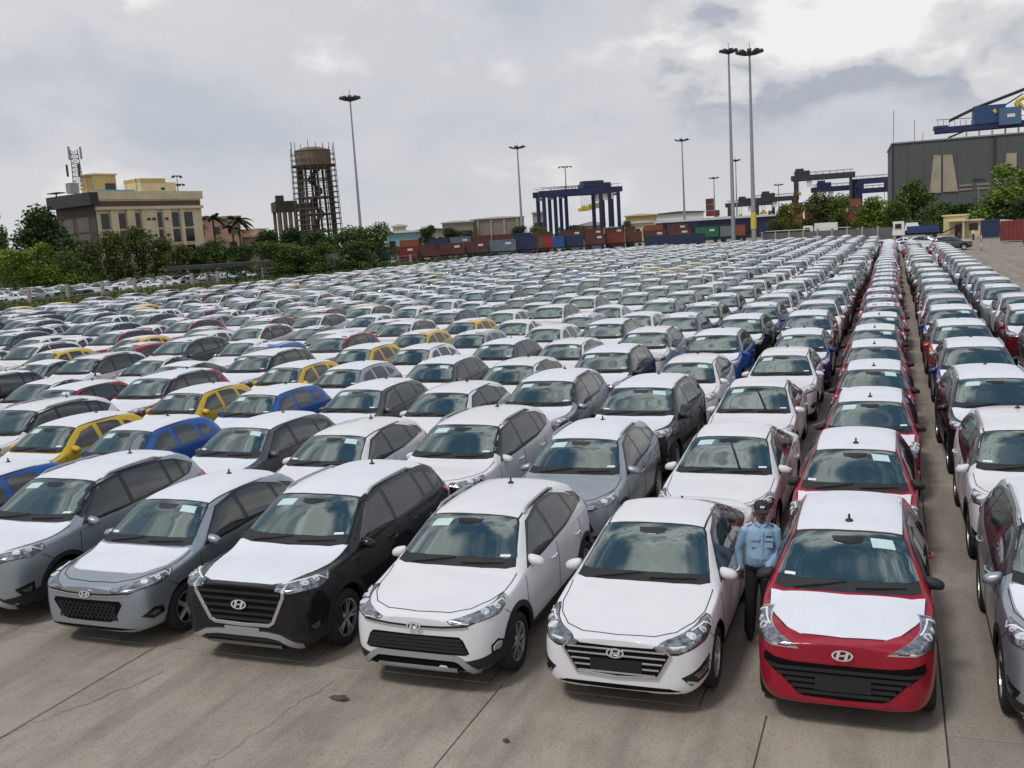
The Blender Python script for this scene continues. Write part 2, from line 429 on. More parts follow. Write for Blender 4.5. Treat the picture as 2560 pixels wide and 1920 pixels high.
STATIONS = {}
def base_spec(L, W, H, wb, fo, r, hood, cowl, wtop, nose, tail, belt0, belt1, kind, roofw=.70, noseW=.64):
    """hood = z at hood front, cowl = (y, z), wtop = y where the windshield meets the roof, nose = (z bottom, z top) of the front face"""
    h = W/2; cy, cz = cowl
    S = dict(L=L, W=W, H=H, wb=wb, fo=fo, r=r, axis=(.28*W/1.75, .75))
    S['w'] = [(0, h*noseW), (.05, h*.79), (.14, h*.89), (.3, h*.955), (.55, h*.985), (.9, h), (L-1.0, h), (L-.45, h*.975), (L-.15, h*.90), (L-.04, h*.80), (L, h*.62)]
    S['zb'] = [(0, nose[0]+.08), (.05, nose[0]+.02), (.2, nose[0]), (.5, .20), (L-.6, .21), (L-.3, .27), (L-.06, .36), (L, .46)]
    S['wt'] = [(0, h*.52), (.1, h*.69), (.3, h*.80), (cy-.15, h*.86), (cy+.05, h*.86), (cy+.3, h*.82), (wtop, h*(roofw+.03)), (wtop+.5, h*roofw)]
    S['dr'] = [(0, .02), (.3, .045), (cy-.1, .055), (cy+.1, .06), ((cy+wtop)/2, .08), (wtop, .065), (L-.8, .055), (L-.35, .07), (L, .02)]
    if kind == 'hatch':
        S['wt'] += [(L-.75, h*(roofw-.02)), (L-.35, h*.70), (L, h*.56)]
        S['zt'] = [(0, nose[1]), (.08, hood-.06), (.3, hood), (cy-.2, cz-.035), (cy, cz), (cy+.13, cz+.07), (wtop, H-.055), (wtop+.22, H-.018), (wtop+.75, H), (L-.95, H-.02), (L-.56, H-.055), (L-.40, H-.12), (L-.14, belt1+.13), (L-.05, belt1), (L, belt1-.12)]
        S['st'] = [0, .05, .14, .3, .55, cy-.2, cy, cy+.13, cy+.38, (cy+.13+wtop)/2+.13, wtop, wtop+.22, wtop+.7, L-1.1, L-.75, L-.54, L-.38, L-.22, L-.10, L-.04, L]
    else:
        tz = tail
        S['wt'] += [(L-1.35, h*(roofw-.02)), (L-.85, h*.80), (L-.3, h*.78), (L, h*.58)]
        S['zt'] = [(0, nose[1]), (.08, hood-.06), (.3, hood), (cy-.2, cz-.035), (cy, cz), (cy+.13, cz+.06), (wtop, H-.06), (wtop+.22, H-.02), (wtop+.7, H), (L-1.6, H-.05), (L-1.3, H-.13), (L-.78, tz+.06), (L-.6, tz+.02), (L-.12, tz), (L-.04, tz-.05), (L, tz-.16)]
        S['st'] = [0, .05, .14, .3, .55, cy-.2, cy, cy+.13, cy+.38, (cy+.13+wtop)/2+.13, wtop, wtop+.22, wtop+.7, L-1.75, L-1.45, L-1.15, L-.82, L-.6, L-.3, L-.12, L-.04, L]
    S['zs'] = [(0, nose[1]-.03), (.1, hood-.08), (.3, hood-.045), (.7, belt0-.02), (cy+.1, belt0), (wtop+.5, (belt0+belt1)/2-.005), (L-.6, belt1-.01), (L-.2, belt1-.05), (L, belt1-.18)]
    S['cy'], S['cz'], S['wtop'], S['h'], S['roofw'] = cy, cz, wtop, h, roofw
    # windshield and films, seen from above
    bw = h*.815; tw = h*(roofw-.035)
    S['screen'] = sym([(0, cy+.185), (bw*.5, cy+.195), (bw*.86, cy+.235), (bw, cy+.295), (tw+.035, wtop-.10), (tw, wtop-.03), (tw*.5, wtop-.055), (0, wtop-.065)])
    S['film_hood'] = sym([(0, .13), (h*.40, .16), (h*.62, .28), (h*.76, .50), (h*.82, .72), (h*.85, cy+.13), (h*.62, cy+.055), (0, cy+.03)])
    S['film_roof'] = sym([(0, wtop-.028), (tw*.6, wtop-.015), (tw*1.03, wtop+.015), (tw*1.03, L-(.66 if kind == 'hatch' else 1.45)), (tw*.6, L-(.50 if kind == 'hatch' else 1.32)), (0, L-(.47 if kind == 'hatch' else 1.28))])
    return S

MODELS = {}
def make_models():
    # --- upright sport utility vehicle
    S = base_spec(4.27, 1.79, 1.64, 2.59, .86, .34, 1.03, (1.0, 1.105), 1.85, (.24, .96), 0, 1.04, 1.15, 'hatch', .675, .76); S['arch'] = .075; S['creases'] = (.75, .7, .55); S['box'] = True
    S['dlo'] = [(1.38, 1.09), (1.86, 1.475), (2.4, 1.545), (3.1, 1.53), (3.5, 1.475), (3.84, 1.345), (3.62, 1.235), (3.0, 1.155), (2.1, 1.105)]
    S['cuts'] = [2.32, 3.20, 3.52]; S['band'] = True; S['rails'] = True; S['rim'] = 'ten'
    S['grille'] = sym([(0, .962), (.53, .966), (.575, .88), (.42, .585), (.36, .55), (0, .54)]); S['bars'] = [.90, .82, .74, .66, .59]; S['barmat'] = BLACK; S['frame'] = [(.60, .995), (.585, .88), (.425, .57), (.365, .535), (0, .525), (-.365, .535), (-.425, .57), (-.585, .88), (-.60, .995)]
    S['light'] = [(15, .86), (17, .945), (34, .99), (56, 1.03), (72, 1.045), (70, .96), (52, .86), (28, .80)]
    S['film_hood'] = sym([(0, .055), (.42, .065), (.57, .14), (.64, .32), (.71, .52), (.755, .75), (.775, 1.15), (.56, 1.07), (0, 1.035)])
    S['fogp'] = [(38, .52), (52, .55), (52, .46), (43, .44)]; S['emb'] = .765; S['emb_s'] = 1.25
    S['low'] = sym([(0, .335), (.42, .335), (.60, .27), (0, .262)]); S['skid'] = [(.74, .30), (.50, .405), (.34, .425), (-.34, .425), (-.50, .405), (-.74, .30)]; S['skid2'] = [(.50, .285), (-.50, .285)]
    S['plate'] = (0, .445, .26, .05, SILVER); S['clad'] = True; S['mir'] = (.925, 1.52, 1.08); S['tailp'] = (.74, 4.02, 1.08)
    h = S['W']/2; S['w'][1:4] = [(.05, h*.87), (.14, h*.94), (.3, h*.975)]; S['zt'][0:3] = [(0, .985), (.08, 1.012), (.3, 1.045)]; S['zs'][0:3] = [(0, .95), (.1, .985), (.3, 1.01)]
    S['dr'] = [(y, d*(.6 if y < 1.2 else .9)) for y, d in S['dr']]
    MODELS['suv'] = S
    # --- low three-box saloon
    S = base_spec(4.44, 1.73, 1.475, 2.60, .85, .315, .84, (1.02, .955), 1.92, (.20, .77), 1.05, .90, 1.0, 'sedan', .65, .66)
    S['dlo'] = [(1.50, .955), (2.02, 1.29), (2.5, 1.385), (2.95, 1.375), (3.35, 1.265), (3.62, 1.10), (3.50, 1.055), (2.8, 1.01), (2.0, .97)]
    S['cuts'] = [2.42, 3.22]; S['rim'] = 'multi'
    S['grille'] = sym([(0, .705), (.46, .715), (.53, .655), (.40, .43), (0, .405)]); S['bars'] = [.675, .615, .555, .495, .435]; S['barmat'] = CHROME; S['frame'] = [(.47, .725), (.54, .655), (.405, .42), (0, .395), (-.405, .42), (-.54, .655), (-.47, .725)]
    S['light'] = [(8, .665), (20, .74), (42, .82), (66, .89), (80, .90), (77, .80), (55, .69), (25, .625), (11, .635)]
    S['fogp'] = [(30, .43), (47, .50), (57, .52), (55, .40), (36, .35)]; S['fogc'] = True; S['emb'] = .645; S['emb_s'] = 1.1
    S['low'] = sym([(0, .315), (.52, .315), (.62, .285), (0, .272)]); S['plate'] = (0, .515, .29, .11, GBLACK); S['mir'] = (.90, 1.62, .98); S['tailp'] = (.66, 4.22, .86); S['crease'] = True
    MODELS['sedan'] = S
    # --- wedge hatchback
    S = base_spec(3.985, 1.735, 1.50, 2.57, .80, .315, .89, (.95, .985), 1.77, (.20, .80), 0, .94, 1.06, 'hatch', .645, .66)
    S['dlo'] = [(1.42, .99), (1.92, 1.325), (2.4, 1.405), (2.85, 1.39), (3.2, 1.30), (3.42, 1.20), (3.34, 1.13), (2.7, 1.05), (1.95, 1.005)]
    S['cuts'] = [2.30, 3.05]; S['rim'] = 'five'; S['cpillar'] = [(3.26, 1.315), (3.52, 1.25), (3.60, 1.14), (3.40, 1.12), (3.44, 1.20)]
    S['grille'] = sym([(0, .635), (.50, .645), (.53, .60), (.40, .40), (.33, .375), (0, .37)]); S['bars'] = []; S['mesh_g'] = True; S['slot'] = [(.60, .745), (.3, .715), (0, .705), (-.3, .715), (-.60, .745)]
    S['light'] = [(9, .72), (24, .785), (46, .865), (70, .945), (78, .95), (72, .86), (54, .755), (26, .675), (12, .69)]
    S['fogp'] = [(37, .44), (46, .50), (54, .49), (55, .42), (45, .39)]; S['emb'] = .715; S['emb_s'] = 1.0
    S['low'] = sym([(0, .305), (.50, .305), (.66, .285), (0, .265)]); S['mir'] = (.90, 1.55, 1.01); S['tailp'] = (.72, 3.84, 1.0)
    S['film_hood'] = sym([(0, .31), (.40, .33), (.56, .40), (.69, .66), (.735, 1.07), (.54, 1.005), (0, .98)]); S['crease'] = True
    MODELS['hatch'] = S
    # --- the same hatchback raised, with cladding and rails
    A = dict(S); A['zb'] = [(y, z+.03) for y, z in S['zb']]; A['zt'] = [(y, z+.04) for y, z in S['zt']]; A['zs'] = [(y, z+.04) for y, z in S['zs']]
    up = lambda k: [(a, b+.04) for a, b in S[k]]
    A['H'] = 1.54; A['r'] = .325; A['dlo'] = up('dlo'); A['cpillar'] = up('cpillar'); A['light'] = up('light'); A['slot'] = up('slot'); A['emb'] = .755; A['rails'] = True; A['clad'] = True; A['rim'] = 'multi'
    A['grille'] = sym([(0, .655), (.50, .665), (.54, .63), (.60, .49), (.56, .47), (0, .455)]); A['mesh_g'] = False; A['bars'] = [.625, .585, .545, .505]; A['barmat'] = BLACK
    A['fogp'] = [(42, .52), (49, .55), (56, .52), (56, .46), (49, .43), (42, .46)]; A['fogr'] = True; A['low'] = sym([(0, .40), (.46, .40), (.58, .29), (0, .28)])
    A['skid'] = [(.66, .27), (.50, .415), (.44, .435), (-.44, .435), (-.50, .415), (-.66, .27)]; A['skid2'] = [(.46, .305), (-.46, .305)]; A['mir'] = (.90, 1.55, 1.05); A['tailp'] = (.72, 3.84, 1.04); A['lowclad'] = True; A['film_hood'] = None
    MODELS['crossover'] = A
    # --- small tall hatchback with a cascade grille
    S = base_spec(3.61, 1.645, 1.56, 2.40, .72, .285, .95, (.77, 1.03), 1.56, (.21, .86), 0, .99, 1.08, 'hatch', .65, .70)
    S['dlo'] = [(1.22, 1.04), (1.62, 1.375), (2.05, 1.445), (2.5, 1.43), (2.88, 1.33), (3.02, 1.22), (2.9, 1.14), (2.2, 1.065), (1.7, 1.05)]
    S['cuts'] = [2.0, 2.68]; S['rim'] = 'multi'
    S['grille'] = sym([(0, .665), (.42, .67), (.70, .71), (.715, .63), (.55, .53), (.40, .37), (.34, .345), (0, .335)]); S['bars'] = [.61, .555, .50, .445, .39]; S['barmat'] = BLACK
    S['light'] = [(11, .735), (20, .80), (38, .90), (56, 1.0), (72, 1.07), (78, .98), (74, .87), (52, .765), (28, .72)]; S['lrim'] = True
    S['fogp'] = None; S['emb'] = .775; S['emb_s'] = 1.15; S['low'] = None; S['plate'] = (0, .49, .27, .12, BLACK)
    S['mir'] = (.87, 1.30, 1.08); S['mirblack'] = True; S['tailp'] = (.68, 3.46, .95); S['ant_front'] = True
    S['film_hood'] = sym([(0, .10), (.38, .13), (.50, .22), (.62, .42), (.70, .58), (.72, .89), (.6, .835), (0, .795)])
    MODELS['mini'] = S
    # --- rounded small hatchback
    S = base_spec(3.765, 1.66, 1.52, 2.425, .76, .285, .90, (.87, 1.0), 1.63, (.21, .81), 0, .97, 1.06, 'hatch', .65, .66)
    S['dlo'] = [(1.30, 1.01), (1.74, 1.335), (2.15, 1.415), (2.6, 1.40), (2.98, 1.31), (3.20, 1.18), (3.10, 1.12), (2.4, 1.04), (1.8, 1.02)]
    S['cuts'] = [2.12, 2.80]; S['rim'] = 'multi'
    S['grille'] = sym([(0, .61), (.48, .61), (.55, .50), (.44, .38), (0, .36)]); S['bars'] = [.55, .48, .42]; S['barmat'] = BLACK
    S['light'] = [(14, .70), (26, .79), (48, .90), (68, .98), (76, .97), (72, .87), (54, .76), (28, .68)]
    S['fogp'] = [(36, .42), (46, .48), (52, .46), (50, .38), (42, .36)]; S['emb'] = .72; S['emb_s'] = 1.0; S['low'] = None; S['mir'] = (.87, 1.40, 1.05); S['tailp'] = (.68, 3.62, .96)
    S['body_pillars'] = True; MODELS['compact'] = S
    for nm, sh in (('suv', .08), ('sedan', .12), ('hatch', .14), ('crossover', .14), ('mini', .10), ('compact', .10)):
        S = MODELS[nm]; y0, y1 = min(p[0] for p in S['dlo']), max(p[0] for p in S['dlo']); f = lambda y: y-sh*(1-(y-y0)/(y1-y0))
        S['dlo'] = [(f(y), z) for y, z in S['dlo']]; S['cuts'] = [f(y) for y in S['cuts']]; S['mir'] = (S['mir'][0]-(.06 if nm == 'mini' else .025), S['mir'][1]-sh, S['mir'][2])

def build_parts(S, level):
    """list of (name, mesh, sub-part list, keep-rank) for one model; level 2 near, 1 far"""
    body, bvh = tidy_body(S, 2 if level == 2 else 1)
    c = .055 if level == 2 else .16
    P = {k: Proj(k, bvh, S) for k in 'FTSBC'}
    out = []
    def add(name, vf, mt, subs=(), both=False, rank=0):
        out.append((name, pmesh(name, vf, mt), list(subs), rank))
        if both: m2 = mir(vf); out.append((name, pmesh(name, m2, mt), [], rank))
    out.append(('body', body, [], 0))
    # films
    if S.get('film_hood'): out.append(('hood_film', pmesh('hood_film', patch(P['T'], S['film_hood'], .005, c*1.3), FILM), [], 0))
    out.append(('roof_film', pmesh('roof_film', patch(P['T'], S['film_roof'], .005, c*1.5), FILM), [], 0))
    # windshield
    scr = S['screen']; big = [(x*1.035, y+(.03 if y > (S['cy']+S['wtop'])/2 else -.125)) for x, y in scr]
    add('windshield_surround', patch(P['T'], big, .004, c*1.3), BLACK)
    sub = []
    if level == 2:
        tw = S['h']*S['roofw']; yt = S['wtop']
        for sgn in (1, -1):
            st = [(sgn*a, b) for a, b in ((tw*.40, yt-.135), (tw*.80, yt-.125), (tw*.86, yt-.235), (tw*.45, yt-.245))]
            sub.append(('sticker%d' % sgn, pmesh('sticker', patch(P['T'], st, .011, .1, .003), STICK)))
            bs = [(sgn*a, b) for a, b in ((S['h']*.60, S['cy']+.235), (S['h']*.73, S['cy']+.265), (S['h']*.73, S['cy']+.295), (S['h']*.60, S['cy']+.265))]
            sub.append(('tag%d' % sgn, pmesh('sticker', patch(P['T'], bs, .011, .1, .003), WSTICK)))
        sub.append(('rearview_mirror', pmesh('rearview_mirror', patch(P['T'], [(-.16, yt-.125), (.16, yt-.125), (.14, yt-.20), (.05, yt-.225), (-.05, yt-.225), (-.14, yt-.20)], .010, .06, .003), GBLACK)))
    out.append(('windshield', pmesh('windshield', patch(P['T'], scr, .008, c), GLASS), sub, 0))
    # side windows
    dlo = S['dlo']; ymin, ymax = min(p[0] for p in dlo), max(p[0] for p in dlo)
    if (level == 2 or S.get('band')) and not S.get('body_pillars'):
        cy_, cz_ = sum(p[0] for p in dlo)/len(dlo), sum(p[1] for p in dlo)/len(dlo)
        add('window_surround', patch(P['S'], [(cy_+(y-cy_)*1.03, cz_+(z-cz_)*1.13) for y, z in dlo], .004, c*1.2), GBLACK, both=True)
    if S.get('band'):
        bw, tw = S['h']*.815, S['h']*(S['roofw']-.035); cy, wt = S['cy'], S['wtop']
        add('pillar_trim', patch(P['T'], [(bw-.02, cy+.24), (bw+.075, cy+.33), (tw+.085, wt+.0), (tw+.01, wt-.04)], .006, c*.8), GBLACK, both=True)
    cuts = [ymin] + S['cuts'] + [ymax]
    def clip(poly, y0, y1):
        for lim, sg in ((y0, 1), (y1, -1)):
            o = []
            for i, p in enumerate(poly):
                q = poly[(i+1) % len(poly)]; a, b = (p[0]-lim)*sg, (q[0]-lim)*sg
                if a >= 0: o.append(p)
                if a*b < 0: t = a/(a-b); o.append((lim, p[1]+(q[1]-p[1])*t))
            poly = o
        return poly
    if True:
        gp = .055 if level == 1 or S.get('body_pillars') else .03
        for i in range(len(cuts)-1):
            pl = clip(dlo, cuts[i]+(gp if i else .0), cuts[i+1]-(gp if i < len(cuts)-2 else 0))
            ym, zm = sum(p[0] for p in pl)/len(pl), sum(p[1] for p in pl)/len(pl)
            if max(p[0] for p in pl)-min(p[0] for p in pl) > .12:
                add('side_window', patch(P['S'], [(ym+(y-ym)*.97, zm+(z-zm)*.94) for y, z in pl], .007, c), SGLASS, both=True)
    if S.get('cpillar'): add('pillar_trim', patch(P['S'], S['cpillar'], .0045, c), GBLACK, both=True)
    if level == 2:
        # rear screen
        z0, z1 = (1.16, S['H']-.16) if S['st'][-2] < 4.39 else (1.12, 1.34)
        add('rear_window', patch(P['B'], sym([(0, z0), (S['h']*.62, z0+.01), (S['h']*.56, z1), (0, z1)]), .006, .09), SGLASS)
    # face of the car
    add('grille', patch(P['F'], S['grille'], .005, c), VOID if level == 2 else GBLACK)
    if level == 2:
        for z in S['bars']:
            gx = S['grille']; xs = []
            for i, p in enumerate(gx):
                q = gx[(i+1) % len(gx)]
                if (p[1]-z)*(q[1]-z) < 0: xs.append(abs(p[0]+(q[0]-p[0])*(z-p[1])/(q[1]-p[1])))
            if xs:
                xm = max(xs)-.015
                add('grille_bar', ribbon(P['F'], [(-xm, z), (0, z), (xm, z)], .013 if S['barmat'] is CHROME else .03, .016, .06, .02), S['barmat'])
        if S.get('mesh_g'):
            q = MB()
            V, F = [], []
            for k in range(-7, 8):
                for sg in (-1, 1):
                    x0 = k*.065; vf = ribbon(P['F'], [(max(-.44, min(.44, x0-sg*.07)), .40), (max(-.44, min(.44, x0+sg*.07)), .61)], .014, .014, .1, .01)
                    q.add(vf[0], vf[1])
            out.append(('grille_mesh', q.mesh('grille_mesh', BLACK), [], 0))
        if S.get('frame'): add('grille_frame', ribbon(P['F'], S['frame'], .034 if S.get('band') else .016, .022, .05, .026), CHROME)
        if S.get('slot'): add('nose_slot', ribbon(P['F'], S['slot'], .026, .006, .05), GBLACK); add('nose_trim', ribbon(P['F'], [(x, z-.012) for x, z in S['slot']], .008, .014, .05), CHROME)
        if S.get('plate'):
            x, z, hw, hh, pm = S['plate']
            loc, n = P['F'].hit(0, z); q = MB(); q.box((0, loc.y-.014, z), (hw*1.8, .02, hh*2 if hh < .1 else hh*1.15)); out.append(('plate_holder', q.mesh('plate_holder', pm), [], 0))
        loc, n = P['F'].hit(0, S['emb'])
        em = emblem_mesh(S['emb_s']); em.transform(Matrix.Translation((0, loc.y-.022, S['emb'])) @ Matrix.Rotation(R(-12), 4, 'X')); out.append(('emblem', em, [], 0))
        q = MB(); q.lathe([(.001, -.012), (.07, -.010), (.075, .01)], 20, 'Z')
    if S.get('low'): add('lower_intake', patch(P['F'], S['low'], .006, c), VOID)
    if S.get('lowclad'):
        add('bumper_cladding', patch(P['C'], [(18, .30), (18, .40), (34, .43), (62, .50), (80, .52), (80, .30)], .007, c), BLACK, both=True)
    if S.get('band'):
        add('bumper_cladding', patch(P['F'], sym([(0, .47), (.36, .47), (.55, .44), (.70, .40), (.70, .27), (0, .25)]), .0045, c), BLACK)
        add('bumper_cladding', patch(P['C'], [(27, .28), (27, .42), (55, .47), (88, .53), (88, .29)], .005, c), BLACK, both=True)
    if level == 2:
        zl = min(p[1] for p in S['light']); add('bumper_gap', ribbon(P['C'], [(66, zl+.10), (80, zl+.0), (92, zl-.03)], .008, .0035, .05, .006), GAP, both=True)
    if S.get('skid') and level == 2:
        add('skid_bar', ribbon(P['F'], S['skid'], .055, .03, .05, .04), SILVER); add('skid_bar', ribbon(P['F'], S['skid2'], .03, .026, .06, .04), SILVER)
    # lights
    L_ = S['light']; um, zm = sum(p[0] for p in L_)/len(L_), sum(p[1] for p in L_)/len(L_)
    if level == 2:
        add('headlight_bezel', patch(P['C'], [(um+(u-um)*1.06, zm+(z-zm)*1.12) for u, z in L_], .005, c), CHROME if S.get('lrim') else GBLACK, both=True)
        for sg in (1, -1):
            vf = patch(P['C'], L_, .010, .035, .012); vf = vf if sg > 0 else mir(vf)
            subs = []
            for du, rr_ in ((-.10, .052), (.30, .042)):
                u = um+(max(p[0] for p in L_)-um)*du; z = zm+(du*.10) + .0
                vl = patch(P['C'], [(u+math.cos(a)*rr_/.0122*.9, z+math.sin(a)*rr_*.8) for a in [k*math.pi/6 for k in range(12)]], .020, .05, .012)
                subs.append(('lens', pmesh('lens', vl if sg > 0 else mir(vl), LENS)))
            up = sorted([p for p in L_ if p[1] > zm-.0]); vl = ribbon(P['C'], [(um+(u-um)*.86, zm+(z-zm)*.70) for u, z in up], .012, .018, .04, .01)
            subs.append(('light_strip', pmesh('light_strip', vl if sg > 0 else mir(vl), WSTICK)))
            out.append(('headlight', pmesh('headlight', vf, LAMP), subs, 0))
    else: add('headlight', patch(P['C'], L_, .008, c), LAMP, both=True)
    if S.get('fogp') and level == 2:
        f = S['fogp']; um, zm = sum(p[0] for p in f)/len(f), sum(p[1] for p in f)/len(f)
        if not S.get('fogr'): add('fog_recess', patch(P['C'], [(um+(u-um)*1.25, zm+(z-zm)*1.25) for u, z in f], .005, c), GBLACK, both=True)
        add('fog_light', patch(P['C'], [(um+(u-um)*.6, zm+(z-zm)*.6) for u, z in f], .012, .04), LENS if S.get('fogr') else LAMP, both=True)
        if S.get('fogr'): add('fog_ring', ribbon(P['C'], f, .016, .010, .03, .012, True), GBLACK, both=True)
        if S.get('fogc'): add('fog_trim', ribbon(P['C'], [(um-15, zm-.055), (um-6, zm-.10), (um+12, zm-.055), (um+13, zm+.03)], .022, .016, .05), CHROME, both=True)
    # side details
    if S.get('clad'):
        for yc in (S['fo'], S['fo']+S['wb']):
            rr = S['r']+S['arch'] if 'arch' in S else S['r']+.065
            arc = [(yc+(rr+.03)*math.cos(R(a)), S['r']+(rr+.03)*math.sin(R(a))) for a in range(-12, 193, 12)]
            add('arch_cladding', ribbon(P['S'], arc, .065, .008, .08, .02), BLACK, both=True)
        y0, y1 = S['fo']+S['r']+.10, S['fo']+S['wb']-S['r']-.10
        add('sill_cladding', patch(P['S'], [(y0, .25), (y1, .25), (y1+.02, .40), (y0-.02, .36)], .008, c), BLACK, both=True)
    if level == 2:
        zb = pchip(S['zs'], S['wtop'])-.03; c0, c1 = S['cuts'][0], S['cuts'][1] if len(S['cuts']) > 1 else S['L']-1
        ya = S['cy']+.22
        for ln in ([(ya-.02, zb-.03), (ya-.09, .62), (ya, .30), (c0, .29), (c0+.02, zb+.03)], [(c0+.02, .29), (c1-.18, .30), (c1+.10, .66), (c1+.16, zb+.06)]):
            add('door_gap', ribbon(P['S'], ln, .008, .0035, .07, .006), GAP, both=True)
        if S.get('crease'): add('side_moulding', ribbon(P['S'], [(S['fo']+.45, .36), (S['fo']+S['wb']-.45, .40)], .035, .010, .1, .014), BLACK if S.get('clad') else GAP, both=True) if S.get('clad') else None
        for yd in (c0-.16, c1-.02):
            loc, n = P['S'].hit(yd, zb-.10); q = MB()
            q.tube([(loc.x-.005, yd-.10, zb-.10), (loc.x+.028, yd-.06, zb-.095), (loc.x+.030, yd+.05, zb-.09), (loc.x-.005, yd+.09, zb-.09)], [.010, .016, .016, .010], 6)
            me = q.mesh('door_handle', PAINT, True); out.append(('door_handle', me, [], 0))
            me = me.copy(); me.transform(Matrix.Scale(-1, 4, (1, 0, 0))); me.flip_normals(); out.append(('door_handle', me, [], 0))
        # hood shut line, roof channels
        fl = S.get('film_hood') or S['film_hood_line'] if S.get('film_hood') else None
        hx = S['h']
        add('hood_gap', ribbon(P['T'], [(-hx*.885, S['cy']+.10), (-hx*.87, .70), (-hx*.79, .46), (-hx*.64, .24), (-hx*.42, .125), (0, .095), (hx*.42, .125), (hx*.64, .24), (hx*.79, .46), (hx*.87, .70), (hx*.885, S['cy']+.10)], .009, .0035, .06, .006), GAP)
        tw = hx*(S['roofw']-.035)
        for sg in (1, -1):
            vf = ribbon(P['T'], [(tw+.022, S['wtop']-.02), (tw+.03, S['wtop']+.6), (tw+.008, S['L']-.95)], .020, .005, .12, .01); add('roof_channel', vf if sg > 0 else mir(vf), GBLACK)
        # wipers
        for x0, x1 in ((.10, .62), (-.55, .0)):
            a = P['T'].hit(x0*S['h']*1.1, S['cy']+.10)[0]; b = P['T'].hit(x1*S['h']*1.1, S['cy']+.16)[0]
            m_ = P['T'].hit((x0+x1)/2*S['h']*1.1, S['cy']+.115)[0]
            q = MB(); q.tube([a+Vector((0, 0, .02)), m_+Vector((0, 0, .025)), b+Vector((0, 0, .022))], [.014, .012, .007], 6); out.append(('wiper', q.mesh('wiper', BLACK), [], 0))
        if S['L'] > 4.4:        # a blade left standing up across the glass
            a = P['T'].hit(.25, S['cy']+.17)[0]; b = P['T'].hit(.14, S['cy']+.45)[0]; d_ = P['T'].hit(.0, S['cy']+.78)[0]; u_ = Vector((0, -.01, .03))
            q = MB(); q.tube([a+u_, b+u_*1.6, d_+u_], [.016, .013, .007], 6); out.append(('wiper', q.mesh('wiper', BLACK), [], 1))
        # antenna
        ya = S['wtop']+.16 if S.get('ant_front') else S['L']-1.02
        a = P['T'].hit(0, ya)[0]; q = MB(); q.lathe([(.045, 0), (.038, .02), (.014, .03), (.012, .075), (.001, .085)], 10, 'Z', a-Vector((0, 0, .004))); out.append(('antenna', q.mesh('antenna', BLACK, True), [], 0))
    if S.get('rails'):
        for sg in (1, -1):
            pts = []
            for t in [k/8 for k in range(9)]:
                y = S['wtop']+.12+(S['L']-1.0-S['wtop']-.12)*t; x = S['h']*(S['roofw']-.035)+.035-.02*t
                z = P['T'].hit(x, y)[0].z; pts.append((sg*x, y, z+(.035 if 0 < t < 1 else -.01)))
            q = MB(); q.tube(pts, [.020]+[.019]*7+[.020], 6); out.append(('roof_rail', q.mesh('roof_rail', SILVER, True), [], 0))
    # mirrors
    mx, my, mz = S['mir']
    for sg in (1, -1):
        q = MB(); n = 14 if level == 2 else 8; k = 8 if level == 2 else 5; vs_ = []; fs = []
        for i in range(k+1):
            ph = math.pi*i/k
            for j in range(n):
                th = 2*math.pi*j/n; ex = math.sin(ph)*math.cos(th); ez = math.sin(ph)*math.sin(th); ey = math.cos(ph)
                px = math.copysign(abs(ex)**.7, ex)*.098; pz = math.copysign(abs(ez)**.7, ez)*.062; py = -ey*.075 if ey > 0 else -ey*.03
                vs_.append((sg*(mx+px), my+py, mz+pz*(1-.22*ex)-.02*ex))
        for i in range(k):
            for j in range(n): f = (i*n+j, i*n+(j+1) % n, (i+1)*n+(j+1) % n, (i+1)*n+j); fs.append(f if sg > 0 else f[::-1])
        q.add(vs_, fs); me = q.mesh('door_mirror', BLACK if S.get('mirblack') else PAINT, True)
        subs = []
        if level == 2:
            a = MB(); a.tube([(sg*(mx-.17), my+.03, mz-.075), (sg*(mx-.05), my+.01, mz-.05)], [.04, .03], 6); subs.append(('mirror_arm', a.mesh('mirror_arm', BLACK)))
        out.append(('door_mirror', me, subs, 0))
    # tail lamps
    tx, ty, tz = S['tailp']
    add('tail_light', patch(P['S'], [(ty-.20, tz+.07), (ty+.05, tz+.10), (ty+.16, tz+.02), (ty+.08, tz-.09), (ty-.06, tz-.05)], .012, c), REDL, both=True)
    return out
